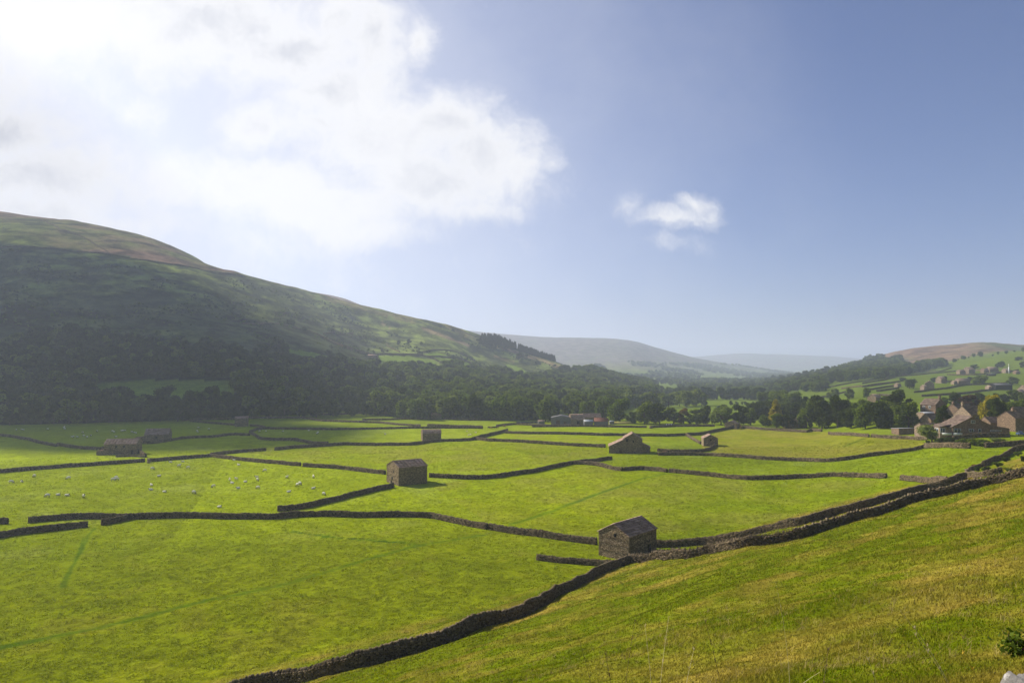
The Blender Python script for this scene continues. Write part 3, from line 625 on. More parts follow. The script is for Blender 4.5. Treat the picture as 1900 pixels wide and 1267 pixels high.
def opening(parent, prof, L, face, u, z, wd, ht, kind, framemat='white'):
    # face: 'f' gable at -Y, 'b' gable at +Y, 'l' long side at -X, 'r' long side at +X ; u = position along the face
    def bx(mb, a0, a1, z0, z1, d0, d1):
        if face == 'f': mb.box(a0, a1, -L/2 - d1, -L/2 - d0, z0, z1)
        elif face == 'b': mb.box(a0, a1, L/2 + d0, L/2 + d1, z0, z1)
        elif face == 'l': mb.box(prof[0][0] - d1, prof[0][0] - d0, a0, a1, z0, z1)
        else: mb.box(prof[-1][0] + d0, prof[-1][0] + d1, a0, a1, z0, z1)
    if kind == 'window':
        f = MB(); t = .09; a, b, c, d = u - wd/2, u + wd/2, z, z + ht
        bx(f, a - t, b + t, c - t, c, -.02, .09); bx(f, a - t, b + t, d, d + t, -.02, .09); bx(f, a - t, a, c + .002, d - .002, -.02, .085); bx(f, b, b + t, c + .002, d - .002, -.02, .085)
        if wd > .9: bx(f, u - .035, u + .035, c + .002, d - .002, -.02, .08)
        o = f.build('window', M[framemat], parent); g = MB(); bx(g, a + .003, b - .003, c + .003, d - .003, -.01, .03); g.build('pane', M['glass'], o)
    else:
        g = MB(); bx(g, u - wd/2, u + wd/2, z, z + ht, -.01, .03); o = g.build(kind, M['dark' if kind == 'doorway' else 'wood'], parent)
        s = MB(); bx(s, u - wd/2 - .15, u + wd/2 + .15, z + ht, z + ht + .2, -.01, .07); s.build('lintel', M['wall'], o)
def house(name, label, cat, loc, rz, L, prof, wm='barn', rm='slate', group=None, ops=(), chim=(), courses=9, throughs=0, ragged=1., over=.22, quoins=False, slab=.07):
    t = thing(name, label, cat, loc, rz, group)
    mb = MB()
    if throughs:
        for row in range(throughs):
            z = 1.3 + row * 1.15
            for side in (-1, 1):
                for k in range(int(L / .8)):
                    y = -L/2 + .5 + k * .8 + rnd.uniform(-.1, .1); x = prof[0][0] if side < 0 else prof[-1][0]
                    a = x + side * .16; mb.box(min(x, a), max(x, a), y - .13, y + .13, z + rnd.uniform(-.03, .03), z + .12, rnd.random())
            for k in range(int((prof[-1][0] - prof[0][0]) / .9)):
                x = prof[0][0] + .6 + k * .9; mb.box(x - .12, x + .12, -L/2 - .14, -L/2 + .02, z, z + .12, rnd.random())
    if quoins:
        for cx in (prof[0][0], prof[-1][0]):
            hh = prof[0][1] if cx < 0 else prof[-1][1]; k = 0; z = -.2
            while z < hh - .2:
                big = k % 2; sx = 1 if cx > 0 else -1; w1 = .5 if big else .28; w2 = .28 if big else .5
                x0, x1 = sorted((cx + sx * .03, cx - sx * w1)); mb.box(x0, x1, -L/2 - .03, -L/2 + w2, z + .01, z + .28, .4 + .6 * rnd.random()); z += .3; k += 1
    wall_body(prof, L, M[wm], t, extra=mb); r_ = roof_obj(prof, L, M[rm], t, courses, over, ragged=ragged, slab=slab)
    for o in ops: opening(t, prof, L, *o)
    for (cx, cyy, hgt) in chim:
        zt = np.interp(cx, [p[0] for p in prof], [p[1] for p in prof]); mb = MB(); mb.box(cx - .45, cx + .45, cyy - .4, cyy + .4, zt - .6, zt + hgt, .5); mb.box(cx - .52, cx + .52, cyy - .47, cyy + .47, zt + hgt, zt + hgt + .12, .7)
        for q in (-.2, .2): mb.box(cx + q - .11, cx + q + .11, cyy - .11, cyy + .11, zt + hgt + .12, zt + hgt + .5, .2)
        mb.build('chimney', M[wm], r_)
    return t
def gp(W, he, hr, he2=None): return [(-W/2, he), (0, hr), (W/2, he if he2 is None else he2)]
def at(x, y, dz=0.): return (x, y, Hf(x, y) + dz)
def ridge(dx, dy): return math.atan2(-dx, dy)               # turns local +Y (the ridge) to this direction
def gpt(px, D, py=None):                                    # ground point on the bearing of a photo column at depth D
    x = (px - CX) / F * D; return (x, D, Hf(x, D))
B = 'stone field barns'
c1 = np.array((18.65, 126.75)) + 4.7 * np.array((.68, .733))
t1 = house('field_barn', 'nearest stone field barn with brown slate courses, at the foot of the grassy slope', 'barn', at(*c1), ridge(.68, .733), 9.4, gp(6.65, 4.35, 6.15), group=B, courses=9, slab=.13, throughs=3, quoins=True,
      ops=(('f', .3, 3.9, .5, .55, 'doorway'), ('r', 2.2, .0, 1.0, 1.9, 'doorway')))
c2 = np.array((-36.2, 209.)) + 4.7 * np.array((.82, .57))
t2 = house('field_barn', 'square stone barn with pale slate roof in mid fields, walls on either side', 'barn', at(*c2), ridge(.82, .57), 9.5, gp(8.6, 5.3, 6.9), group=B, courses=12, throughs=2, quoins=True,
      ops=(('f', -.3, 1.2, .9, .8, 'doorway'), ('f', .6, 3.4, .5, .5, 'doorway'), ('f', -.9, -.1, .9, 1.1, 'doorway')))
x3 = gpt(1156, 289)
t3 = house('field_barn', 'big stone barn with a long catslide roof and its gable facing the viewer', 'barn', at(x3[0] + 1.2, x3[1] + 3), ridge(.14, .99), 10, [(-6.9, 2.9), (-.9, 5.65), (-.9, 6.1), (2.9, 8.3), (6.9, 5.7)], group=B,
      ops=(('f', .6, 4.9, .9, 1.0, 'doorway'), ('f', 3.2, 4.6, .6, .7, 'doorway'), ('f', -2., .1, .9, 1.5, 'door')))
mb = wall_body([(6.95, 3.9), (10.2, 2.4)], 6, M['barn'], t3, 'lean_to'); roof_obj([(6.98, 3.92), (10.2, 2.42)], 6, M['slate'], mb)
x4 = gpt(1314.5, 322)
house('field_barn', 'small gabled stone barn in the curl of a wall by the hay field', 'barn', x4, ridge(.1, 1), 6.4, gp(6.5, 3.7, 5.3), group=B, ops=(('f', 0, 2.6, .7, .7, 'doorway'),))
x5 = gpt(800.5, 341)
house('field_barn', 'small stone barn with a weathered domed-looking roof behind a thin wall', 'barn', x5, ridge(.97, .25), 9.2, [(-3.2, 3.7), (-1.6, 4.9), (0, 5.35), (1.6, 4.9), (3.2, 3.7)], group=B, ops=(('f', .2, 1.2, .6, 1.2, 'doorway'),))
x6 = gpt(233, 286)
t6 = house('field_barn', 'stone barn with a rusty lean-to at its left end, beyond the sheep meadow', 'barn', x6, ridge(.985, .17), 12.4, gp(6.6, 4.4, 6.2), group=B, ops=(('r', -1.5, 2.9, .6, .7, 'doorway'), ('r', 1.5, 2.9, .6, .7, 'doorway'), ('r', 4.6, .2, .7, 1.5, 'doorway'), ('f', 0, 2.5, .6, .8, 'doorway')))
lt = link('lean_to', None, t6); lt.location = (1.6, -6.2, 0); lt.rotation_euler = (0, 0, math.pi / 2)
wall_body([(-2.4, 1.6), (2.4, 2.6)], 5.2, M['barn'], lt, 'lean_to_wall').location = (0, 0, 0); roof_obj([(-2.4, 1.62), (2.4, 2.62)], 5.2, M['redroof'], lt, 3, ragged=0)
wall('crumbling pale yard wall at the right end of the barn with the rusty lean-to', 'H 1445,560 1470,590 1510,608', 1.7)
wall('low yard wall in front of the barn with the rusty lean-to', 'H 1200,606 1350,600 1500,606', .6)
x7 = gpt(297, 345)
t7 = house('field_barn', 'shaded stone barn with a low reddish shed at its left', 'barn', x7, ridge(.97, .24), 11, gp(7, 3.0, 5.7), group=B, ops=(('r', 0, 1.2, .8, .8, 'doorway'),))
lt = link('lean_to', None, t7); lt.location = (.5, -7.4, 0); lt.rotation_euler = (0, 0, math.pi / 2)
wall_body([(-2.4, 1.5), (2.4, 2.2)], 5, M['barn'], lt, 'lean_to_wall'); roof_obj([(-2.4, 1.52), (2.4, 2.22)], 5, M['redroof'], lt, 3, ragged=0)
house('field_barn', 'plain square barn before the dark wood with thin walls leaving it both ways', 'barn', gpt(450.5, 428), ridge(.95, .3), 7.6, gp(6.5, 5.0, 6.1), group=B, ops=(('f', 0, 2.5, .7, .8, 'doorway'),))
house('field_barn', 'tiny ruined barn with a sunken roof below the wood, right of centre-left', 'barn', gpt(810, 492), ridge(.98, .2), 7.2, [(-3, 3.2), (0, 4.3), (3, 3.)], group=B)
house('field_barn', 'smallest pale roofless barn at the foot of the dark wood', 'barn', gpt(655, 545), ridge(.98, .2), 6.5, [(-2.5, 2.4), (-.5, 3.4), (2.5, 2.2)], group=B)
house('field_barn', 'lone square barn in the far green fields beyond the tree row', 'barn', gpt(1294, 760), ridge(.3, 1), 6.5, gp(7.2, 5.2, 7.3), group=B)
# the farm by the wood
house('farm_shed', 'large grey boarded farm shed, leftmost of the farm by the wood', 'shed', gpt(1041, 448), ridge(.1, 1), 14, gp(12.6, 4.2, 5.6), 'greyboard', 'greyboard', 'farm sheds by the wood', ragged=0, ops=(('f', -2, 0, 2.4, 2.4, 'door'), ('f', 2.5, .2, 1.5, 1.5, 'door')))
house('farm_barn', 'stone farm barn with a brown hipped-looking roof beside the grey shed', 'barn', gpt(1069, 444), ridge(.95, .2), 9, [(-4, 3.2), (-.8, 6.3), (.8, 6.3), (4, 3.2)], 'barn', 'slate', 'farm sheds by the wood', ops=(('r', 0, .2, 1.5, 2, 'doorway'),))
house('farm_shed', 'low farm shed with a bright white sheet roof', 'shed', gpt(1090.5, 438), ridge(.98, .1), 5.6, gp(4.5, 2.3, 3.3), 'greyboard', 'whitesheet', 'farm sheds by the wood', ragged=0)
house('farm_shed', 'farm shed with a rusty red sheet roof, rightmost of the farm', 'shed', gpt(1115, 440), ridge(.97, -.15), 9, gp(7, 2.4, 4.4), 'greyboard', 'redroof', 'farm sheds by the wood', ragged=0)
house('farm_barn', 'brown-roofed farm building tucked behind the white and red roofs', 'barn', gpt(1097, 460), ridge(.98, .1), 12, gp(6, 3.6, 6.0), 'barn', 'slate', 'farm sheds by the wood')
house('farm_shed', 'tiny pale flat shed right of the rusty red roof', 'shed', gpt(1134, 446), ridge(.98, .1), 2.8, gp(2.4, 1.9, 2.2), 'greyboard', 'whitesheet', 'farm sheds by the wood', ragged=0)
house('farm_shed', 'low dark lean shed at the left end of the farm', 'shed', gpt(1004, 445), ridge(.98, .1), 4, gp(3.5, 2.0, 2.6), 'greyboard', 'slate', 'farm sheds by the wood', ragged=0)
house('stone_barn', 'stone barn with brown roof and dark opening at the corner above the small gabled barn', 'barn', gpt(1357, 405), ridge(.6, .8), 6, gp(7, 3.0, 4.6), 'barn', 'slate', ops=(('f', 1, .2, 2.2, 2.0, 'doorway'),))
house('stone_cottage', 'low house with a reddish roof half hidden between garden trees', 'house', gpt(1472, 405), ridge(.99, .1), 11, gp(6.5, 3.6, 6.3), 'house', 'slate', 'village houses', ops=(('r', -3, 1, 1, 1, 'window'), ('r', 1, 1, 1, 1, 'window')), chim=((0, 4.6, .8),))
# the village
V_ = 'village houses'
hx = gpt(1806, 246)
tH = house('gabled_house', 'brown gabled house with white windows and a long low right wing, nearest of the village', 'house', (hx[0] + 2.6, 251, Hf(hx[0] + 2, 248) + .2), ridge(.1, 1), 9.5, [(-9.6, 3.0), (-2.7, 6.6), (4.0, 3.3), (9.6, 2.4)], 'house', 'village_slate', V_, over=.5,
   ops=(('f', -2.6, 4.3, 1.2, .9, 'window'), ('f', -3.3, 1.2, 1.4, 1.0, 'window'), ('f', -.4, 1.1, .7, 1.1, 'window'), ('f', 5.0, 1.45, 3.6, .3, 'window')))
wing = MB()
for a_, b_ in ((-13.2, -10.0), (-9.5, -6.4)):
    wing.box(a_, b_, -4.95, -4.78, 0, .7, .5)
wing.build('bay_wall', M['white'], tH)
opening(tH, [(-9.6, 3.0), (9.6, 2.4)], 9.5, 'f', -8.0, .85, 2.2, 1.35, 'window')
wg = wall_body([(-13.4, 2.7), (-9.65, 2.7)], 7, M['pale'], tH, 'side_wing'); roof_obj([(-13.4, 2.7), (-9.6, 3.6)], 7, M['village_slate'], wg)
opening(wg, [(-13.4, 2.6), (-9.62, 2.6)], 7, 'f', -12.4, .7, 1.5, 1.5, 'window'); opening(wg, [(-13.4, 2.6), (-9.62, 2.6)], 7, 'l', -1.5, .7, 2.2, 1.5, 'window')
wall('low terrace wall in front of the gabled house', [(gpt(1765, 239)[0], 239), (gpt(1868, 241)[0], 241)], 1.5, .5)
h2 = gpt(1896, 268)
house('long_house', 'tall brown house with a sunlit end gable at the right edge of the photo', 'house', (h2[0] - .2, 268, Hf(h2[0] - 3, 262)), ridge(.97, .24), 17, gp(7.5, 5.2, 7.6), 'house', 'village_slate', V_, chim=((0, -5, 1.1), (0, 6, 1.1)), ops=(('r', -3, 3.2, 1, 1.1, 'window'), ('r', 3, 1, 1, 1.1, 'window')))
house('long_roofed_house', 'wide slate-roofed house with a sunlit gable, directly behind the gabled house', 'house', gpt(1804, 305), ridge(.98, .2), 12.5, gp(9, 4.0, 7.6), 'pale', 'village_slate', V_, chim=((0, -5.8, 1.6), (0, 5.6, 1.4)), ops=(('r', -3, 2.2, 1.2, 1, 'window'), ('r', 3, 2.2, 1.2, 1, 'window')))
house('tall_house', 'tallest village house, with a big central chimney and grey end gable', 'house', gpt(1729, 352), ridge(-.45, .9), 8, gp(9, 5.8, 8.8), 'house', 'village_slate', V_, chim=((0, -3.4, 1.5),), ops=(('l', 2, 4, 1, 1.2, 'window'), ('l', -1, 4, 1, 1.2, 'window')))
house('front_extension', 'pale stone extension with a flat lead roof in front of the tallest village house', 'house', gpt(1717, 335), ridge(.98, .1), 6.5, [(-3.2, 3.5), (-1.6, 4.2), (1.6, 4.2), (3.2, 3.5)], 'pale', 'lead', V_, ragged=0)
house('slate_cottage', 'slate-roofed cottage between the pale extension and the windowed cottage', 'house', gpt(1731, 316), ridge(.98, .15), 9.5, gp(7, 2.8, 5.6), 'house', 'village_slate', V_, chim=((0, .5, .9),))
house('windowed_cottage', 'low cottage with three white windows beside the long garage', 'house', gpt(1717, 292), ridge(.99, .12), 7.5, gp(6, 3.4, 4.9), 'pale', 'village_slate', V_, ops=(('r', -2.2, 1.9, .9, .9, 'window'), ('r', 1.2, 1.9, .9, .9, 'window'), ('r', -.6, .2, .7, .9, 'window')))
house('garage', 'long low stone garage left of the windowed cottage with a pale sheet roof', 'garage', gpt(1674, 308), ridge(.99, .1), 8.6, [(-2.6, 2.3), (2.6, 2.7)], 'house', 'whitesheet', ragged=0, ops=(('r', 3, .2, .7, .9, 'door'),))
house('stone_house', 'house with a small gable half hidden behind the dark village tree', 'house', gpt(1779, 345), ridge(.9, .3), 11, gp(7, 3.8, 6.2), 'house', 'village_slate', V_, chim=((0, -4.6, 1.0),), ops=(('r', -2, 1.9, .9, .9, 'window'), ('r', 2, 1.9, .9, .9, 'window')))
house('stone_house', 'low brown roof just right of the gabled house ridge', 'house', gpt(1840, 275), ridge(.98, .1), 8, gp(6, 2.8, 4.9), 'house', 'village_slate', V_)
house('stone_shed', 'small pale shed among the village trees near the right edge', 'shed', gpt(1888, 300), ridge(.98, .1), 6, gp(5, 4.6, 7.5), 'pale', 'village_slate', V_)
# hillside farms
G2 = 'far buildings on the right hillside'
for (nm, lb, px, D, L_, W_, he, hr, wm, rm, dx, dy, ct) in (
 ('hill_barn', 'small square barn low on the right hillside above the big dark trees', 1620.5, 505, 7, 6.5, 4.0, 6.2, 'barn', 'slate', .8, .5, 'barn'),
 ('hill_barn', 'pale end of a barn peeping over the round village trees on the right hillside', 1661, 505, 5, 5, 3.2, 5.0, 'pale', 'slate', .8, .5, 'barn'),
 ('hill_barn', 'tiny pale hut at the left of the hillside farms', 1664, 700, 5, 4.5, 2.5, 4.0, 'pale', 'slate', .9, .3, 'barn'),
 ('hill_house', 'hill house with a dark side wall, left of the hillside pair', 1723, 665, 9, 8, 5.4, 8.4, 'pale', 'slate', .5, .85, 'house'),
 ('hill_extension', 'pale low extension left of the dark-sided hill house', 1713, 655, 4.5, 5, 3.2, 5.0, 'pale', 'slate', .9, .2, 'house'),
 ('hill_house', 'hill house with a grey roof, higher of the hillside pair', 1745, 745, 8, 7, 4.5, 7.4, 'pale', 'slate', .9, .3, 'house'),
 ('hill_house', 'long pale hill house in the middle of the right hillside', 1784, 715, 13, 6.5, 4.0, 6.6, 'pale', 'slate', .99, .1, 'house'),
 ('hill_barn', 'small annex at the left end of the long pale hill house', 1769, 712, 4, 4.5, 2.8, 4.2, 'pale', 'slate', .99, .1, 'barn'),
 ('hill_shed', 'long dark open farm shed with a pale roof edge on the right hillside', 1855, 650, 17, 8, 4.4, 5.8, 'dark', 'greyboard', .99, .1, 'shed'),
 ('hill_barn', 'low stone wing left of the long dark farm shed', 1834, 652, 5, 5, 2.3, 3.6, 'pale', 'slate', .99, .1, 'barn'),
 ('hill_house', 'square pale cottage near the right edge below the dark farm shed', 1889, 560, 6, 6, 4.6, 6.8, 'pale', 'slate', .9, .3, 'house'),
 ('hill_house', 'pale house cut by the right edge above the square cottage', 1899, 615, 7, 6, 4.2, 6.6, 'pale', 'slate', .9, .3, 'house'),
 ('hamlet_house', 'leftmost small house of the hilltop hamlet', 1782, 900, 9, 6, 3.6, 6.0, 'pale', 'slate', .95, .2, 'house'),
 ('hamlet_house', 'large pale house of the hilltop hamlet with dark trees at its right', 1797, 905, 13, 8, 5.2, 8.6, 'pale', 'slate', .9, .4, 'house'),
 ('hamlet_house', 'dark little house in the middle of the hilltop hamlet', 1826, 900, 8, 6, 3.6, 6.0, 'house', 'slate', .95, .2, 'house'),
 ('hamlet_house', 'long pale house of the hilltop hamlet left of its round tree', 1840, 905, 13, 7, 4.4, 7.0, 'pale', 'slate', .99, .1, 'house'),
 ('hamlet_house', 'small pale building at the foot of the white mast', 1866, 880, 8, 6, 3.4, 5.6, 'pale', 'slate', .9, .2, 'house'),
 ('hamlet_shed', 'low dark shed below the hilltop hamlet', 1838, 850, 9, 5, 2.2, 3.0, 'dark', 'greyboard', .99, .1, 'shed'),
 ('hamlet_shed', 'small dark hut right of the white mast', 1885, 860, 6, 5, 2.4, 3.8, 'house', 'slate', .99, .1, 'shed'),
 ('far_cottage', 'tiny pale cottage among trees on the far spur of the right hillside', 1472, 1050, 8, 7, 4.5, 7., 'pale', 'slate', .9, .3, 'house'),
 ('far_cottage', 'tiny white house above the cottage on the far spur', 1476, 1300, 8, 7, 4.5, 7.5, 'white', 'slate', .9, .3, 'house'),
 ('far_farm', 'orange-roofed farmhouse far down the valley', 1326, 1750, 14, 9, 5, 9, 'pale', 'redroof', .97, .2, 'house'),
 ('far_farm', 'white farm building far down the valley, right of the orange roof', 1337, 1760, 13, 9, 5, 8, 'white', 'whitesheet', .97, .2, 'house'),
 ('small_ruin', 'long low stone barn on the left hill meadow', 753, 815, 13, 5, 2.6, 3.8, 'barn', 'slate', 1, -.12, 'barn')):
    house(nm, lb, ct, gpt(px, D), ridge(dx, dy), L_, gp(W_, he, hr), wm, rm, G2 if px > 1200 else None, courses=4, ragged=0)
p_ = P(692, 666); house('hillside_ruin', 'dark roofless barn beside the thin walls on the left hill', 'barn', p_, ridge(1, -.1), 12, gp(6, 3.6, 4.6), 'barn', 'slate', courses=4, ragged=0)

# ------------------------------------------------------------------ trees
def quads(cen, nor, size, r):                               # leaf sprays: bent quads facing roughly along nor
    n = len(cen); a = r.standard_normal((n, 3)); t = np.cross(nor, a); t /= np.linalg.norm(t, axis=1)[:, None] + 1e-9; b = np.cross(nor, t)
    s = size[:, None]; k = r.uniform(.55, 1.0, (n, 1))
    V = np.stack([cen - t*s - b*s*k*.4, cen - t*s*.2 - b*s*k + nor*s*.25, cen + t*s + b*s*k*.3, cen + t*s*.1 + b*s*k - nor*s*.2], 1)
    return V
def crown_mesh(shape, seed, material):
    r = np.random.default_rng(seed); cs = []; rs = []
    if shape == 'broad':
        for k in range(19):
            a = r.uniform(0, 6.28); h = .16 + .70 * (k + r.random()) / 19; w_ = .33 * math.sqrt(max(.06, 1 - ((h - .45) / .47) ** 2)); d = w_ * r.uniform(.5, 1.0)
            cs.append((math.cos(a) * d, math.sin(a) * d, h)); rs.append(r.uniform(.11, .19))
        nl, ls, base = 2700, .033, .02
    elif shape == 'tall':
        for k in range(13):
            a = r.uniform(0, 6.28); h = .12 + .78 * (k + r.random()) / 13; w_ = .18 * math.sqrt(max(.05, 1 - ((h - .5) / .5) ** 2)); d = w_ * r.uniform(.3, .9)
            cs.append((math.cos(a) * d, math.sin(a) * d, h)); rs.append(r.uniform(.07, .12))
        nl, ls, base = 1900, .026, .02
    elif shape == 'cone':
        for k in range(16):
            h = .12 + .84 * k / 15; a = k * 2.4; w_ = .19 * (1 - h) ** .8 + .02
            for q in range(3): cs.append((math.cos(a + q * 2.1) * w_ * .6, math.sin(a + q * 2.1) * w_ * .6, h)); rs.append(w_ * .62 + .012)
        nl, ls, base = 1700, .022, .08
    elif shape == 'pine':
        for k in range(11):
            h = .2 + .75 * k / 10; a = k * 2.4; w_ = .13 * (1.05 - h) ** .6
            for q in range(3): cs.append((math.cos(a + q * 2.1) * w_ * .7, math.sin(a + q * 2.1) * w_ * .7, h)); rs.append(w_ * .5 + .012)
        nl, ls, base = 700, .035, .1
    else:                                                    # bush
        for k in range(11):
            a = r.uniform(0, 6.28); h = r.uniform(.22, .7); d = r.uniform(0, .38)
            cs.append((math.cos(a) * d, math.sin(a) * d, h)); rs.append(r.uniform(.18, .28))
        nl, ls, base = 1100, .05, 0
    cs = np.array(cs); rs = np.array(rs); lobe = r.choice(len(cs), nl, p=rs**2 / (rs**2).sum())
    d = r.standard_normal((nl, 3)); d[:, 2] += .25; d /= np.linalg.norm(d, axis=1)[:, None]
    cen = cs[lobe] + d * rs[lobe][:, None] * (r.uniform(.72, 1.08, nl) ** 1)[:, None]
    cen[:, 2] = np.maximum(cen[:, 2], base + .05 * r.random(nl))
    nor = d + .55 * r.standard_normal((nl, 3)); nor /= np.linalg.norm(nor, axis=1)[:, None]
    V = quads(cen, nor, ls * r.uniform(.65, 1.35, nl), r).reshape(-1, 3); Fq = np.arange(nl * 4).reshape(-1, 4)
    lt = np.repeat(r.random(len(cs)), 1)[lobe] * .45 + r.random(nl) * .55
    # inner mass of each lobe so the crown is not see-through everywhere
    iv = []; if_ = []; ir = []; off = nl * 4
    ph = np.array([[math.sin(t) * math.cos(p), math.sin(t) * math.sin(p), math.cos(t)] for t in (.01, .8, 1.57, 2.34, 3.13) for p in np.linspace(0, 6.283, 7)[:-1]])
    for c_, q in zip(cs, rs):
        iv.append(c_ + ph * q * .74 * r.uniform(.85, 1.1, (len(ph), 1)))
        for i in range(4):
            for j in range(6): if_.append([off + i*6 + j, off + (i+1)*6 + j, off + (i+1)*6 + (j+1) % 6, off + i*6 + (j+1) % 6]); ir.append(.1)
        off += len(ph)
    V = np.concatenate([V] + iv); Fq = np.concatenate([Fq, np.array(if_)])
    return mesh_np('crown_' + shape, V, Fq, material, np.concatenate([lt, ir]))
def tube(mb, p0, p1, r0, r1, n=6, rr=None):
    p0 = Vector(p0); p1 = Vector(p1); q = (p1 - p0).to_track_quat('Z', 'Y'); v = []
    for p, rad in ((p0, r0), (p1, r1)):
        for k in range(n): v.append(p + q @ Vector((rad * math.cos(k * 2*math.pi/n), rad * math.sin(k * 2*math.pi/n), 0)))
    b = len(mb[0]); mb[0].extend([tuple(x) for x in v]); mb[1].extend([(b + k, b + (k+1) % n, b + n + (k+1) % n, b + n + k) for k in range(n)])
def trunk_mesh(shape, seed):
    r = random.Random(seed); mb = ([], []); top = .62 if shape in ('broad', 'tall') else .9
    if shape == 'bush': top = .35
    w_ = .022 if shape != 'bush' else .03
    tube(mb, (0, 0, -.06), (.005, .004, .2), w_ * 1.25, w_ * .9); tube(mb, (.005, .004, .2), (.0, .012, top), w_ * .9, w_ * .35)
    if shape in ('broad', 'tall', 'bush'):
        for k in range(6):
            a = k * 1.1 + r.random(); l = .24 if shape == 'broad' else .13
            tube(mb, (.003, .004, .18 + .05 * k), (math.cos(a) * l, math.sin(a) * l, .42 + .06 * k), w_ * .5, w_ * .14)
    me = bpy.data.meshes.new('trunk'); me.from_pydata(mb[0], [], mb[1]); me.materials.append(M['bark']); me.update(); return me
_cm = {}; _tm = {}; CROWNS = {}
def tree(name, label, shape, tint, loc, h, wf=1., rz=None, group=None, cat='tree'):
    v = rnd.randrange(4 if shape in ('broad', 'bush') else 2)
    if (shape, v, tint) not in _cm: _cm[shape, v, tint] = crown_mesh(shape, 100 + 17 * v + len(shape), M['leaf_' + tint])
    if (shape, v) not in _tm: _tm[shape, v] = trunk_mesh(shape, v)
    t = thing(name, label, cat, loc, rnd.uniform(0, 6.28) if rz is None else rz, group); t.scale = (h * wf, h * wf, h)
    c = link('crown', _cm[shape, v, tint], t); link('trunk', _tm[shape, v], t); CROWNS.setdefault((shape, tint), []).append(c)
    return t
def tpx(name, label, shape, tint, px, py, hpx, wpx=None, D=None, group=None, cat='tree'):   # sizes given in photo pixels
    p = Vector(gpt(px, D)) if D else P(px, py)
    s = p.y / F; nat = {'broad': .92, 'tall': .56, 'cone': .44, 'pine': .34, 'bush': 1.25}[shape] * .88
    return tree(name, label, shape, tint, (p.x, p.y, p.z - .02 * hpx * s), hpx * s * 1.03, 1. if wpx is None else wpx / hpx / nat, None, group, cat)
VT = 'trees around the village and farm'
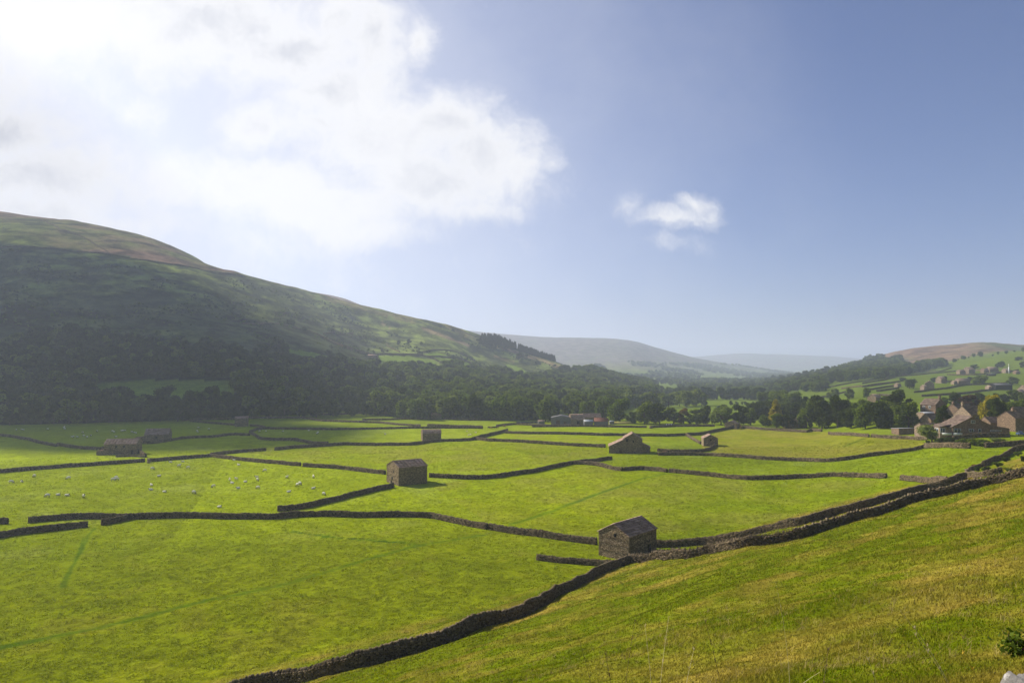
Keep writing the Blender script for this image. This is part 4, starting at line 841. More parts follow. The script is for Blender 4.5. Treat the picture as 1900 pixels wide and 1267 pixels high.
for a in (
 # notable single trees
 ('broad_tree', 'lone dark round tree high on the left hillside beside the thin wall', 'broad', 'dark', 519, 655, 36, 36),
 ('broad_tree', 'dark tree just left of the lone round tree on the left hillside', 'broad', 'dark', 484, 658, 28, 32),
 ('broad_tree', 'big rounded tree at the foot of the dark wood, left of the shaded barns', 'broad', 'mid', 128, 787, 46, 50),
 ('broad_tree', 'narrower rounded tree right of the big rounded tree at the foot of the wood', 'tall', 'dark', 208, 784, 36, 28),
 ('broad_tree', 'round tree behind the shaded barn with the reddish shed', 'broad', 'dark', 330, 782, 42, 44),
 ('broad_tree', 'tree just left of the plain square barn, standing before the wood', 'tall', 'mid', 408, 778, 28, 24),
 ('broad_tree', 'rounded pale tree behind the plain square barn', 'broad', 'mid', 463, 776, 32, 36),
 ('broad_tree', 'leftmost of four pale trees in a row at the foot of the wood', 'broad', 'mid', 522, 770, 22, 22),
 ('broad_tree', 'second from left of four pale trees at the foot of the wood', 'broad', 'mid', 540, 770, 20, 19),
 ('broad_tree', 'third from left of four pale trees at the foot of the wood', 'broad', 'pale', 561, 769, 26, 22),
 ('broad_tree', 'rightmost of four pale trees in a row at the foot of the wood', 'tall', 'mid', 588, 768, 27, 24),
 ('broad_tree', 'bright green tree standing out from the foot of the dark wood', 'tall', 'pale', 684, 765, 31, 28),
 ('broad_tree', 'rounded tree left of the pair above the tiny ruined barn', 'broad', 'mid', 769, 766, 27, 30),
 ('broad_tree', 'large pale round tree above the tiny ruined barn', 'broad', 'pale', 802, 766, 30, 36),
 ('broad_tree', 'large round tree touching the right of the pale tree above the tiny ruined barn', 'broad', 'mid', 826, 769, 28, 34),
 ('broad_tree', 'low bushy tree in the middle of the meadow-edge row', 'broad', 'mid', 862, 771, 20, 34),
 ('broad_tree', 'wide rounded tree in the meadow-edge row above the cattle', 'broad', 'mid', 912, 775, 32, 44),
 ('broad_tree', 'small round tree right of the wide rounded tree above the cattle', 'broad', 'mid', 944, 778, 20, 26),
 ('broad_tree', 'tall dark tree above the black bales', 'broad', 'mid', 975, 779, 40, 38),
 ('broad_tree', 'big tree immediately left of the grey farm shed', 'broad', 'mid', 1012, 783, 46, 42),
 ('conifer_tree', 'narrow dark conifer rising out of the wood above the farm', 'tall', 'dark', 1046, 762, 42, 15),
 ('broad_tree', 'dark bushy tree right behind the brown farm roof', 'broad', 'mid', 1070, 772, 34, 36),
 ('broad_tree', 'bushy tree behind the white farm roof', 'broad', 'mid', 1092, 776, 34, 34),
 ('broad_tree', 'tall pale-topped tree behind the red farm roof', 'broad', 'mid', 1120, 779, 42, 34),
 ('broad_tree', 'largest dark tree just right of the farm', 'broad', 'mid', 1150, 784, 46, 44),
 ('broad_tree', 'small yellow-green bush tree at the left of the valley tree row', 'broad', 'mid', 1171, 786, 20, 18),
 ('broad_tree', 'yellow-green tree heading the valley tree row right of the farm', 'broad', 'mid', 1196, 787, 40, 36),
 ('broad_tree', 'dark green tree second in the valley tree row right of the farm', 'broad', 'dark', 1224, 787, 36, 36),
 ('broad_tree', 'thin pale tree after the dark one in the valley tree row', 'tall', 'pale', 1250, 786, 30, 26),
 ('broad_tree', 'sparse brownish tree in the valley tree row', 'tall', 'autumn', 1268, 786, 28, 24),
 ('broad_tree', 'green tree in the valley tree row above the fence corner', 'broad', 'mid', 1292, 787, 26, 30),
 ('broad_tree', 'dark tree with a flat top in the valley tree row', 'broad', 'dark', 1310, 787, 32, 26),
 ('broad_tree', 'pale willow-like tree in the valley tree row before the roofed barn', 'broad', 'pale', 1338, 789, 34, 36),
 ('broad_tree', 'dark spiky tree top behind the pale willow-like tree', 'broad', 'dark', 1337, 774, 22, 26),
 ('broad_tree', 'very dark round tree behind the brown-roofed corner barn', 'broad', 'dark', 1373, 789, 36, 28),
 ('broad_tree', 'pale shrubby tree left of the golden tree', 'tall', 'mid', 1393, 790, 32, 18),
 ('broad_tree', 'dark tree standing behind the shrubby trees left of the golden tree', 'broad', 'dark', 1403, 780, 30, 24),
 ('golden_tree', 'narrow golden-topped tree in the village gardens', 'cone', 'gold', 1440, 789, 48, 27),
 ('broad_tree', 'pale green tree in front of the golden tree', 'tall', 'mid', 1441, 794, 28, 30),
 ('broad_tree', 'small garden tree left of the golden tree, above the hay field wall', 'broad', 'mid', 1420, 792, 22, 24),
 ('broad_tree', 'thin brownish tree just left of the golden top', 'tall', 'autumn', 1424, 776, 26, 20),
 ('broad_tree', 'rounded shrub tree in front of the low red-roofed house', 'broad', 'dark', 1463, 794, 26, 26),
 ('conifer_tree', 'dark upright conifer behind the left of the great tree clump', 'tall', 'pine', 1493, 778, 44, 22),
 ('broad_tree', 'pale green tree at the left front of the great tree clump', 'broad', 'mid', 1497, 793, 42, 34),
 ('broad_tree', 'tallest broad dark tree of the great clump left of the village', 'broad', 'dark', 1525, 794, 62, 52),
 ('broad_tree', 'autumn-tipped tall tree right of centre in the great clump', 'broad', 'dark', 1554, 793, 60, 44),
 ('broad_tree', 'low dark tree at the right foot of the great clump', 'broad', 'dark', 1579, 793, 40, 38),
 ('broad_tree', 'bright-leaved round tree between the great clump and the long garage', 'broad', 'mid', 1606, 794, 48, 42),
 ('broad_tree', 'dark tree joined to the right of the bright-leaved round tree', 'broad', 'dark', 1630, 794, 50, 40),
 ('broad_tree', 'tall dark tree rising behind the long garage', 'broad', 'dark', 1672, 776, 54, 42),
 ('broad_tree', 'broad dark tree left of the tall dark tree behind the garage', 'broad', 'dark', 1655, 778, 46, 34),
 ('broad_tree', 'green tree just left of the pale stone extension', 'broad', 'mid', 1686, 794, 50, 46),
 ('broad_tree', 'small green tree above the long garage', 'broad', 'mid', 1655, 790, 34, 26),
 ('willow', 'pale feathery willow at the corner of the hay field and village', 'bush', 'pale', 1729, 821, 36, 52),
 ('dark_tree', 'dark upright tree in front of the half hidden gable house', 'tall', 'dark', 1751, 806, 56, 30),
 ('broad_tree', 'small dark tree behind the village, right of the tall house', 'tall', 'dark', 1772, 758, 30, 24),
 ('copper_tree', 'round dark copper tree behind the village', 'broad', 'copper', 1802, 762, 30, 38),
 ('broad_tree', 'low green tree right of the copper tree', 'broad', 'dark', 1823, 758, 20, 20),
 ('broad_tree', 'large yellowing tree in the village near the right edge', 'broad', 'gold', 1838, 789, 56, 36),
 ('broad_tree', 'dark green tree growing into the large yellowing tree', 'broad', 'dark', 1852, 792, 52, 34),
 ('broad_tree', 'green tree right of the yellowing tree behind the tall brown house', 'broad', 'mid', 1873, 782, 38, 40),
 ('broad_tree', 'bright green tree at the right edge above the tall brown house', 'broad', 'mid', 1896, 778, 38, 34),
 # hillside right
 ('hill_tree', 'upright tree just left of the small hill barn', 'broad', 'mid', 1608, 739, 20, 14),
 ('hill_tree', 'rounded grey-green tree two trees left of the small hill barn', 'broad', 'mid', 1577, 742, 22, 17),
 ('hill_tree', 'pale faint tree behind the great clump on the hillside', 'broad', 'pale', 1550, 736, 15, 15),
 ('hill_tree', 'small faint tree left of the pale faint one on the hillside', 'broad', 'pale', 1538, 740, 12, 13),
 ('hill_bush', 'large dark bush below the hillside pair of houses', 'bush', 'dark', 1687, 721, 20, 30),
 ('hill_bush', 'dark bush beside the tiny pale hut on the hillside', 'bush', 'dark', 1676, 708, 9, 14),
 ('hill_tree', 'grey-green round tree left of the long dark farm shed', 'broad', 'mid', 1818, 712, 17, 26),
 ('hill_tree', 'round tree right of the long dark farm shed', 'broad', 'mid', 1880, 713, 16, 20),
 ('hill_tree', 'dark round tree in the hilltop hamlet', 'broad', 'dark', 1856, 680, 12, 17),
 ('hill_tree', 'small dark tree on the brown hilltop skyline meadow, right', 'broad', 'dark', 1891, 668, 7, 13),
 ('hill_tree', 'dark tree at the right edge beside the hill track', 'broad', 'dark', 1899, 682, 12, 12),
 ('hill_tree', 'dark tree behind the hill house with the dark side wall', 'broad', 'dark', 1733, 708, 9, 12),
 ('hill_tree', 'small dark tree right of the higher hillside house', 'broad', 'dark', 1753, 704, 7, 9),
 ('hill_tree', 'dark tree at the right end of the long pale hill house', 'broad', 'dark', 1800, 706, 9, 12),
 ('hill_tree', 'small dark trees clump left of the hamlet long house', 'broad', 'dark', 1808, 683, 9, 14),
 ('skyline_tree', 'first small thorn tree on the left hill skyline', 'broad', 'dark', 816, 606, 5, 8), ('skyline_tree', 'second small thorn tree on the left hill skyline', 'broad', 'dark', 840, 614, 5, 7),
 ('hill_tree', 'dark tree clump low on the spur of the left hill', 'broad', 'dark', 1112, 692, 19, 24),
 ('hill_tree', 'lone dark thorn in the pasture above the far wood', 'broad', 'dark', 963, 668, 12, 12), ('hill_tree', 'small thorn tree right of the lone dark thorn', 'broad', 'dark', 976, 665, 7, 7), ('hill_tree', 'round thorn tree lower right of the lone dark thorn', 'broad', 'dark', 998, 678, 8, 12),
 ('hill_tree', 'thorn tree just above the diagonal wall on the left hill', 'broad', 'dark', 538, 603, 12, 20), ('hill_tree', 'small thorn tree right of the lone round tree', 'broad', 'dark', 609, 656, 9, 14)):
    nm, lb, sh, ti, px, py, hp, wp = a
    if 1160 < px < 1420: wp *= 1.22; hp *= 1.06
    tpx(nm, lb, sh, ti, px, py, hp, wp)
# meadow-edge and valley-floor rows further off, each counted along its row
def row(desc, n, x0, x1, y0, y1, h0, h1, shapes, tints, jit=3., group=None, name='broad_tree', wmul=1.):
    words_ = 'first second third fourth fifth sixth seventh eighth ninth tenth eleventh twelfth thirteenth fourteenth fifteenth sixteenth seventeenth eighteenth nineteenth twentieth'.split()
    for k in range(n):
        f = k / max(1, n - 1); px = x0 + (x1 - x0) * f + rnd.uniform(-jit, jit); py = y0 + (y1 - y0) * f + rnd.uniform(-1, 1) * min(1., abs(jit) * .3); h = rnd.uniform(h0, h1)
        wrd = words_[k] if k < 20 else words_[19] + ' or later'
        tpx(name, f'{wrd} tree from the left, {desc.replace("the ", "", 1)}', rnd.choice(shapes), rnd.choice(tints), px, py, h, h * rnd.uniform(.85, 1.15) * wmul, group=group or desc)
row('the lit row behind the valley fields right of the farm', 11, 1150, 1305, 757, 753, 24, 32, ['broad'], ['mid', 'pale'], 3)
row('the dark row far down the valley before the houses', 13, 1285, 1415, 741, 742, 17, 25, ['broad'], ['dark', 'pine'], 2.5)
row('the low hedge of small trees in the far green fields', 12, 1355, 1465, 752, 751, 6, 10, ['bush', 'broad'], ['dark', 'mid'], 2)
row('the loose group left of and above the golden tree', 9, 1412, 1480, 754, 760, 22, 34, ['broad'], ['mid', 'dark'], 3)
row('hedge line climbing the right hillside to the wood', 17, 1435, 1640, 733, 690, 10, 15, ['broad'], ['dark', 'mid'], 4)
row('the hedge line behind the far cottage', 10, 1440, 1540, 716, 697, 9, 14, ['broad'], ['dark', 'mid'], 3)
row('the front of the long wood on the right hillside', 18, 1545, 1755, 708, 676, 9, 14, ['broad'], ['mid', 'dark'], 3)
row('the scattered line above the hilltop hamlet', 12, 1750, 1890, 674, 652, 3, 10, ['broad', 'bush'], ['dark', 'mid', 'mid'], 9)
row('the spur skyline left of the long hill wood', 9, 1425, 1535, 712, 692, 9, 14, ['broad'], ['dark'], 3)
row('the scattered thorns of the middle left hillside', 16, 420, 760, 590, 640, 5, 9, ['bush', 'broad'], ['dark', 'mid'], 25)
row('the shrubs along the upper edge of the dark wood', 16, 560, 960, 678, 706, 10, 16, ['broad'], ['dark', 'mid'], 8)
row('the left part of the dark wood front', 15, 20, 300, 788, 782, 24, 34, ['broad'], ['dark'], 5)
row('the middle part of the dark wood front', 15, 360, 760, 779, 768, 22, 34, ['broad'], ['dark'], 8)
row('the trees on the valley floor left of the far green fields', 12, 1100, 1215, 742, 740, 20, 28, ['broad'], ['dark', 'mid'], 4)

row('the dark background clump behind the golden tree', 9, 1395, 1490, 776, 778, 24, 34, ['broad'], ['dark'], 4)
row('the village trees behind the great clump', 8, 1500, 1650, 780, 782, 34, 46, ['broad'], ['dark', 'mid'], 5)
row('the trees at the village back edge', 10, 1755, 1898, 752, 748, 14, 24, ['broad'], ['dark', 'mid'], 4)

# woods: too many crowns to count, instanced from the crown meshes above
def scatter(name, label, pts, hs_, ws_, protos, cat='wood'):
    n = len(pts); me = bpy.data.meshes.new(name); me.vertices.add(n); me.vertices.foreach_set('co', np.asarray(pts, np.float32).ravel())
    sc = np.stack([hs_ * ws_, hs_ * ws_, hs_], 1).astype(np.float32)
    a = me.attributes.new('siz', 'FLOAT_VECTOR', 'POINT'); a.data.foreach_set('vector', sc.ravel())
    a = me.attributes.new('rot', 'FLOAT_VECTOR', 'POINT'); r_ = np.zeros((n, 3), np.float32); r_[:, 2] = rng.uniform(0, 6.28, n); a.data.foreach_set('vector', r_.ravel())
    a = me.attributes.new('pick', 'INT', 'POINT'); a.data.foreach_set('value', rng.integers(0, len(protos), n).astype(np.int32))
    o = link(name, me); g = bpy.data.node_groups.new(name, 'GeometryNodeTree')
    g.interface.new_socket('Geometry', in_out='INPUT', socket_type='NodeSocketGeometry'); g.interface.new_socket('Geometry', in_out='OUTPUT', socket_type='NodeSocketGeometry')
    gi = g.nodes.new('NodeGroupInput'); go = g.nodes.new('NodeGroupOutput'); ip = g.nodes.new('GeometryNodeInstanceOnPoints'); gt = g.nodes.new('GeometryNodeGeometryToInstance')
    for p in reversed(protos):
        oi = g.nodes.new('GeometryNodeObjectInfo'); oi.inputs[0].default_value = p; oi.transform_space = 'ORIGINAL'; g.links.new(oi.outputs['Geometry'], gt.inputs[0])
    def na(nm, ty):
        q = g.nodes.new('GeometryNodeInputNamedAttribute'); q.data_type = ty; q.inputs[0].default_value = nm; return q.outputs[0]
    e2r = g.nodes.new('FunctionNodeEulerToRotation'); g.links.new(na('rot', 'FLOAT_VECTOR'), e2r.inputs[0])
    g.links.new(gi.outputs[0], ip.inputs['Points']); g.links.new(gt.outputs[0], ip.inputs['Instance']); ip.inputs['Pick Instance'].default_value = True
    g.links.new(na('pick', 'INT'), ip.inputs['Instance Index']); g.links.new(e2r.outputs[0], ip.inputs['Rotation']); g.links.new(na('siz', 'FLOAT_VECTOR'), ip.inputs['Scale'])
    g.links.new(ip.outputs[0], go.inputs[0]); md = o.modifiers.new('scatter', 'NODES'); md.node_group = g
    return tag(o, label, cat, kind='stuff')
def wood_points(polys, clears, x0, x1, y0, y1, sp, jit=.45, edge=0):
    gx, gy = np.meshgrid(np.arange(x0, x1, sp), np.arange(y0, y1, sp)); gx = gx.ravel() + rng.uniform(-jit, jit, gx.size) * sp; gy = gy.ravel() + rng.uniform(-jit, jit, gy.size) * sp
    z = H(gx, gy); px, py = proj(gx, gy, z); s = np.zeros(gx.shape, bool)
    for p in polys: s |= inpoly(px, py, p)
    for p in clears: s &= ~inpoly(px, py, p)
    return gx[s], gy[s], z[s], px[s], py[s]
def C_(*k): return [c for q in k for c in CROWNS[q][:3]]
x, y, z, px, py = wood_points(WOODS, CLEAR + [[(700,664),(880,664),(960,700),(900,700),(840,684),(700,684)]], -460, 420, 400, 1450, 9.2)
dd = P(0, 782).y; s = (y > 452); x, y, z, px, py = x[s], y[s], z[s], px[s], py[s]
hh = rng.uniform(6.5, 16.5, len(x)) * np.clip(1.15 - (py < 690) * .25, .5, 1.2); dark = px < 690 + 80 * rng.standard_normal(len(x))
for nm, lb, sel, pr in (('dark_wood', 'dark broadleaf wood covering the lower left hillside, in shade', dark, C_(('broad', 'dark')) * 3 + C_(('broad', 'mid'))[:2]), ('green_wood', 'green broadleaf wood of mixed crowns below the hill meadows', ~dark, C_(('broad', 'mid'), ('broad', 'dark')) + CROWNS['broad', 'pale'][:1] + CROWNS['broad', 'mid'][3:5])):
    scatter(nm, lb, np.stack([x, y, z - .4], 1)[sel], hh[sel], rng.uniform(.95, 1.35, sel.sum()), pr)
PINES = [[(884,640),(885,632),(960,640),(962,652),(1000,655),(1030,664),(1030,668),(960,655),(900,645)]]
for k in range(2): tpx('pine_tree', ('leftmost', 'second')[k] + ' conifer of the dark plantation on the spur skyline', 'pine', 'pine', 892 + 6 * k, 640 + 1 * k, 17, 8, group='plantation conifers')
x, y, z, px, py = wood_points([[(893,628),(930,631),(955,636),(958,650),(925,646),(893,641)], [(962,640),(1000,648),(1028,660),(1030,672),(1000,664),(962,652)]], [], -120, 130, 1050, 1500, 5.5)
scatter('conifer_plantation', 'dark conifer plantation in two blocks on the spur skyline', np.stack([x, y, z], 1), rng.uniform(7, 14, len(x)), rng.uniform(1., 1.5, len(x)), C_(('pine', 'pine')))
x, y, z, px, py = wood_points([[(1035,664),(1070,668),(1110,678),(1150,690),(1200,706),(1195,716),(1150,712),(1160,700),(1120,690),(1095,686),(1060,676),(1040,670)]], [], 60, 420, 1000, 1700, 8)
scatter('spur_wood', 'hazy wood running down the end of the left hill spur', np.stack([x, y, z], 1), rng.uniform(8, 13, len(x)), rng.uniform(.9, 1.3, len(x)), C_(('broad', 'dark'), ('broad', 'mid')))
x, y, z, px, py = wood_points([[(1535,702),(1560,688),(1600,678),(1640,670),(1672,666),(1675,682),(1640,696),(1590,706),(1545,712)], [(1672,684),(1700,682),(1750,674),(1755,680),(1700,692),(1640,704),(1600,714)]], [], 430, 1400, 850, 2300, 10)
scatter('hill_wood', 'long dark wood along the right hillside below the brown moor', np.stack([x, y, z], 1), rng.uniform(9, 14, len(x)), rng.uniform(.9, 1.35, len(x)), C_(('broad', 'dark'), ('broad', 'mid')))
x, y, z, px, py = wood_points([[(1415,726),(1450,714),(1500,704),(1535,700),(1535,716),(1490,722),(1440,732)], [(1480,728),(1530,716),(1535,724),(1500,738),(1482,738)]], [], 350, 900, 700, 1700, 10)
scatter('spur_side_wood', 'hazy wood on the far spur of the right hillside', np.stack([x, y, z], 1), rng.uniform(8, 13, len(x)), rng.uniform(.9, 1.35, len(x)), C_(('broad', 'dark'), ('broad', 'mid')))
x, y, z, px, py = wood_points([[(1215,727),(1245,727),(1280,716),(1330,716),(1420,722),(1440,738),(1360,742),(1290,738),(1230,738)], [(1180,700),(1210,706),(1300,706),(1400,708),(1500,712),(1500,722),(1400,722),(1300,716),(1200,716)]], [], 150, 1500, 900, 3600, 20)
s = rng.random(len(x)) < .42; scatter('valley_trees', 'scattered hazy trees far down the valley floor', np.stack([x, y, z], 1)[s], rng.uniform(9, 14, s.sum()), rng.uniform(1, 1.5, s.sum()), C_(('broad', 'dark'), ('broad', 'mid')))
gx = rng.uniform(-900, 500, 42000); gy = rng.uniform(470, 1450, 42000); gz = H(gx, gy); px, py = proj(gx, gy, gz); hb = hbase(gx, gy)
den = fbm(gx, gy, 90, 4, 81) + .7 * fbm(gx, gy, 25, 2, 83)
s = (px > -60) & (px < 1180) & (hb > 14) & (den > .28) & ~inpoly(px, py, [(-80,300),(450,480),(445,507),(400,502),(200,470),(0,449),(-80,440)])
for p_ in HILLG: s &= ~inpoly(px, py, p_)
s &= (py > np.interp(px, [0, 440, 860, 1100], [455, 520, 625, 695])); k_ = s.sum()
scatter('hillside_scrub', 'bracken, gorse and thorn scrub speckling the left hillside', np.stack([gx, gy, gz], 1)[s], rng.uniform(.8, 2.6, k_) * (1 + (rng.random(k_) < .05) * 1.), rng.uniform(1, 1.6, k_), C_(('bush', 'dark')) + C_(('bush', 'mid'))[:2], 'scrub')
gx = rng.uniform(300, 2600, 30000); gy = rng.uniform(1300, 4200, 30000); gz = H(gx, gy); px, py = proj(gx, gy, gz); den = fbm(gx, gy, 160, 3, 88)
s = (px > 1000) & (gz < 75) & (den > .25) & (px < 1640); s[len(s) // 2:] = False
scatter('far_hedges', 'far hedgerow trees and copses at the foot of the hazy hills', np.stack([gx, gy, gz], 1)[s], rng.uniform(8, 13, s.sum()), rng.uniform(1, 1.5, s.sum()), C_(('broad', 'dark'), ('broad', 'mid')))

# garden shrubs by the village
for lb, sh, ti, px, py, hp, wp in (('dark green garden bush below the left corner of the gabled house', 'bush', 'dark', 1764, 823, 14, 22), ('dense dark hedge bush below the white windows of the gabled house', 'bush', 'dark', 1748, 823, 14, 22), ('low brown-green bush in the middle of the gabled house hedge', 'bush', 'mid', 1785, 824, 13, 24),
 ('yellow-green bush right of the middle of the gabled house hedge', 'bush', 'mid', 1808, 827, 16, 26), ('large bush drooping over the retaining wall gap', 'bush', 'mid', 1822, 829, 17, 26), ('low pale hedge along the right retaining wall', 'bush', 'pale', 1853, 822, 9, 30), ('small pale shrub between willow and gabled house', 'bush', 'pale', 1755, 806, 14, 12),
 ('round bush at the pointed corner of the hay field', 'bush', 'dark', 1723, 824, 8, 12), ('dark shrub of the sloping garden bed, nearest the gate pillar', 'bush', 'dark', 1812, 874, 10, 16), ('orange-tinged shrub of the sloping garden bed', 'bush', 'autumn', 1808, 869, 9, 9), ('dark shrub right of the orange-tinged one in the garden bed', 'bush', 'dark', 1828, 873, 11, 18),
 ('grey-green shrub in the middle of the sloping garden', 'bush', 'mid', 1851, 866, 10, 18), ('dark shrub higher in the sloping garden', 'bush', 'dark', 1868, 857, 10, 16), ('bright green shrub at the top of the sloping garden', 'bush', 'mid', 1888, 846, 9, 14), ('dark shrub at the right edge of the sloping garden', 'bush', 'dark', 1899, 856, 12, 14), ('low green shrub behind the rubble wall near the right edge', 'bush', 'mid', 1873, 873, 7, 18)):
    tpx('garden_bush', lb, sh, ti, px, py, hp, wp, group='garden bushes in the village', cat='bush')
p_ = P(1795, 886); t_ = thing('gate_pillar', 'squat stone gate pillar at the corner of the village garden', 'pillar', p_)
mb = MB(); 
for k in range(6): mb.box(-.32 + .03 * rnd.random(), .32 - .03 * rnd.random(), -.32, .32, -.3 + k * .28, -.03 + k * .28)
mb.build('pillar_stones', M['pale'], t_); mb = MB(); mb.box(-.4, .4, -.4, .4, 1.38, 1.5, .9); mb.build('cap', M['pale'], t_)
for lb, px, py in (('pale stone gatepost above the sheep meadow, below the barn with the rusty lean-to', 276, 860), ('pale gatepost in the shaded wall at far left', 107, 827)):
    p_ = P(px, py); mb = MB(); mb.box(-.4, .4, -.4, .4, -.3, 1.0, .9); mb.box(-.36, .36, -.36, .36, 1.004, 1.65, 1.); o = mb.build('stone_gatepost', M['pale']); o.location = p_; tag(o, lb, 'gatepost')

# ------------------------------------------------------------------ animals: one continuous skin from a voxel remesh
def animal_mesh(name, parts, voxel, mats_, facef):
    bm = bmesh.new()
    for (cx, cyy, cz, rx, ry, rz_, rot) in parts:
        m_ = Matrix.Translation((cx, cyy, cz)) @ Matrix.Rotation(rot, 4, 'Y') @ Matrix.Diagonal((rx, ry, rz_, 1)); bmesh.ops.create_uvsphere(bm, u_segments=12, v_segments=8, radius=1, matrix=m_)
    me = bpy.data.meshes.new(name); bm.to_mesh(me); bm.free(); o = bpy.data.objects.new(name, me); C.objects.link(o)
    md = o.modifiers.new('r', 'REMESH'); md.mode = 'VOXEL'; md.voxel_size = voxel; dg = bpy.context.evaluated_depsgraph_get(); m2 = bpy.data.meshes.new_from_object(o.evaluated_get(dg)); bpy.data.objects.remove(o)
    m2.name = name; m2.materials.clear()
    for q in mats_: m2.materials.append(q)
    for p in m2.polygons: p.use_smooth = True; p.material_index = facef(p.center)
    return m2
leg = lambda x, y: (x, y, .24, .055, .055, .27, 0.)
SHEEP = {
 'graze': animal_mesh('sheep_grazing', [(0,0,.62,.46,.27,.27,0), (.30,0,.60,.22,.21,.23,0), (.50,0,.42,.14,.11,.22,.7), (.66,0,.17,.17,.085,.09,1.1), (.58,.10,.27,.03,.08,.03,0), (.58,-.10,.27,.03,.08,.03,0), (-.46,0,.56,.07,.06,.13,0), leg(.3,.14), leg(.3,-.14), leg(-.3,.14), leg(-.3,-.14)], .035, [M['wool'], M['face']], lambda c: 1 if (c[2] < .34 or (c[0] > .56)) else 0),
 'stand': animal_mesh('sheep_standing', [(0,0,.62,.46,.27,.27,0), (.30,0,.64,.22,.21,.23,0), (.47,0,.80,.13,.11,.20,.5), (.62,0,.93,.16,.08,.085,.35), (.52,.11,.98,.03,.09,.03,0), (.52,-.11,.98,.03,.09,.03,0), (-.46,0,.56,.07,.06,.13,0), leg(.3,.14), leg(.3,-.14), leg(-.3,.14), leg(-.3,-.14)], .035, [M['wool'], M['face']], lambda c: 1 if (c[2] < .32 or c[0] > .55) else 0),
 'lie': animal_mesh('sheep_lying', [(0,0,.27,.50,.30,.26,0), (.30,0,.30,.24,.23,.24,0), (.47,0,.46,.13,.11,.17,.5), (.62,0,.56,.15,.08,.08,.35), (.52,.10,.60,.03,.08,.03,0), (.52,-.10,.60,.03,.08,.03,0), (.35,.2,.08,.22,.07,.07,0), (-.2,.26,.08,.22,.08,.08,0)], .035, [M['wool'], M['face']], lambda c: 1 if (c[0] > .55 or c[2] < .1) else 0)}
SP = [(60,490,'g'),(120,482,'l'),(190,455,'g'),(378,466,'g'),(262,566,'g'),(318,555,'l'),(368,558,'l'),(460,570,'s'),(622,474,'g'),(640,460,'g'),(645,472,'g'),(838,419,'g'),(835,497,'l'),(832,523,'l'),(875,450,'l'),(905,538,'l'),(940,381,'l'),(985,405,'s'),(1008,377,'l'),(1037,413,'g'),(1067,546,'g'),(1177,512,'g'),(1207,623,'l'),(1265,474,'s'),(1280,489,'l'),(1302,470,'s'),(1290,368,'l'),(1315,395,'l'),(1350,483,'l'),(1313,518,'l'),(1415,462,'s'),(1418,478,'g'),(1422,521,'g'),(1460,427,'g'),(1580,463,'s'),(1590,541,'l'),(1640,508,'g'),(1652,500,'g'),(1727,462,'s'),(1725,521,'l'),(1783,555,'g')]
SF = [(130,204),(120,202),(263,199),(355,184),(357,197),(353,190),(425,243),(455,218),(480,243),(462,236),(500,235),(620,210),(640,240),(628,215),(670,208),(690,205),(678,207),(725,215),(750,222),(740,219),(535,210),(395,243),(405,241),(90,204),(1085,206),(1150,198),(1088,212),(1092,190),(1745,222),(1752,216),(1465,211),(1680,130),(1700,206),(1560,209),(1430,210)]
PN = {'g': 'graze', 's': 'stand', 'l': 'lie'}; VB = {'g': 'grazing', 's': 'standing', 'l': 'lying'}
def sheep(px, py, po, lb, grp):
    p = P(px, py); o = link('sheep', SHEEP[PN[po]]); o.location = (p.x, p.y, p.z - .02); o.rotation_euler = (0, 0, rnd.choice([rnd.uniform(-.9, .9), rnd.uniform(2.2, 4.)]) + (0 if po != 's' else rnd.uniform(-1, 1)))
    s = rnd.uniform(.95, 1.15) * (1.1 if py > 860 else 1); o.scale = (s, s, s); tag(o, lb, 'sheep', grp)
order = sorted(SP, key=lambda q: q[0]); nm_ = ['in the left third', 'in the middle', 'in the right third']; cnt = {}
for q in order:
    third = 0 if q[0] < 700 else 1 if q[0] < 1240 else 2; band = 'upper' if q[1] < 440 else 'middle' if q[1] < 515 else 'lower'; k = (third, band, q[2]); cnt[k] = cnt.get(k, 0) + 1
for q in order:
    third = 0 if q[0] < 700 else 1 if q[0] < 1240 else 2; band = 'upper' if q[1] < 440 else 'middle' if q[1] < 515 else 'lower'; k = (third, band, q[2]); i = cnt.setdefault(('i',) + k, 0); cnt[('i',) + k] = i + 1
    pre = '' if cnt[k] == 1 else ('first', 'second', 'third', 'fourth', 'fifth', 'sixth', 'seventh', 'eighth')[i] + ' '
    where = f'{band} {("left", "centre", "right")[third]} of the long sheep meadow'
    lb = f'{pre}{VB[q[2]]} sheep from the left in the {where}' if pre else f'only {VB[q[2]]} sheep in the {where}'
    px, py = 0 + q[0] / 2.969, 730 + (q[1] + 4) / 2.969; sheep(px, py, q[2], lb, 'sheep in the long meadow')
for q in SF:
    px, py = q[0] / 2.969, 730 + (q[1] + 3) / 2.969; sheep(px, py, 'g', 'tiny grazing sheep scattered over the shaded meadows below the dark wood', 'tiny distant sheep in the shaded meadows')
for px, py, lb in ((869, 808.5, 'left one of a pair of sheep right of the small domed barn'), (873, 807, 'right one of a pair of sheep right of the small domed barn'), (866, 801, 'faint sheep in the meadow above the pair right of the small domed barn'), (883, 802.5, 'faint sheep nearest the slanting wall'), (715, 806.5, 'lone lying sheep left of the small domed barn')):
    sheep(px, py, 'l', lb, 'sheep in the far middle meadow')
lg2 = lambda x, y: (x, y, .38, .09, .09, .42, 0.)
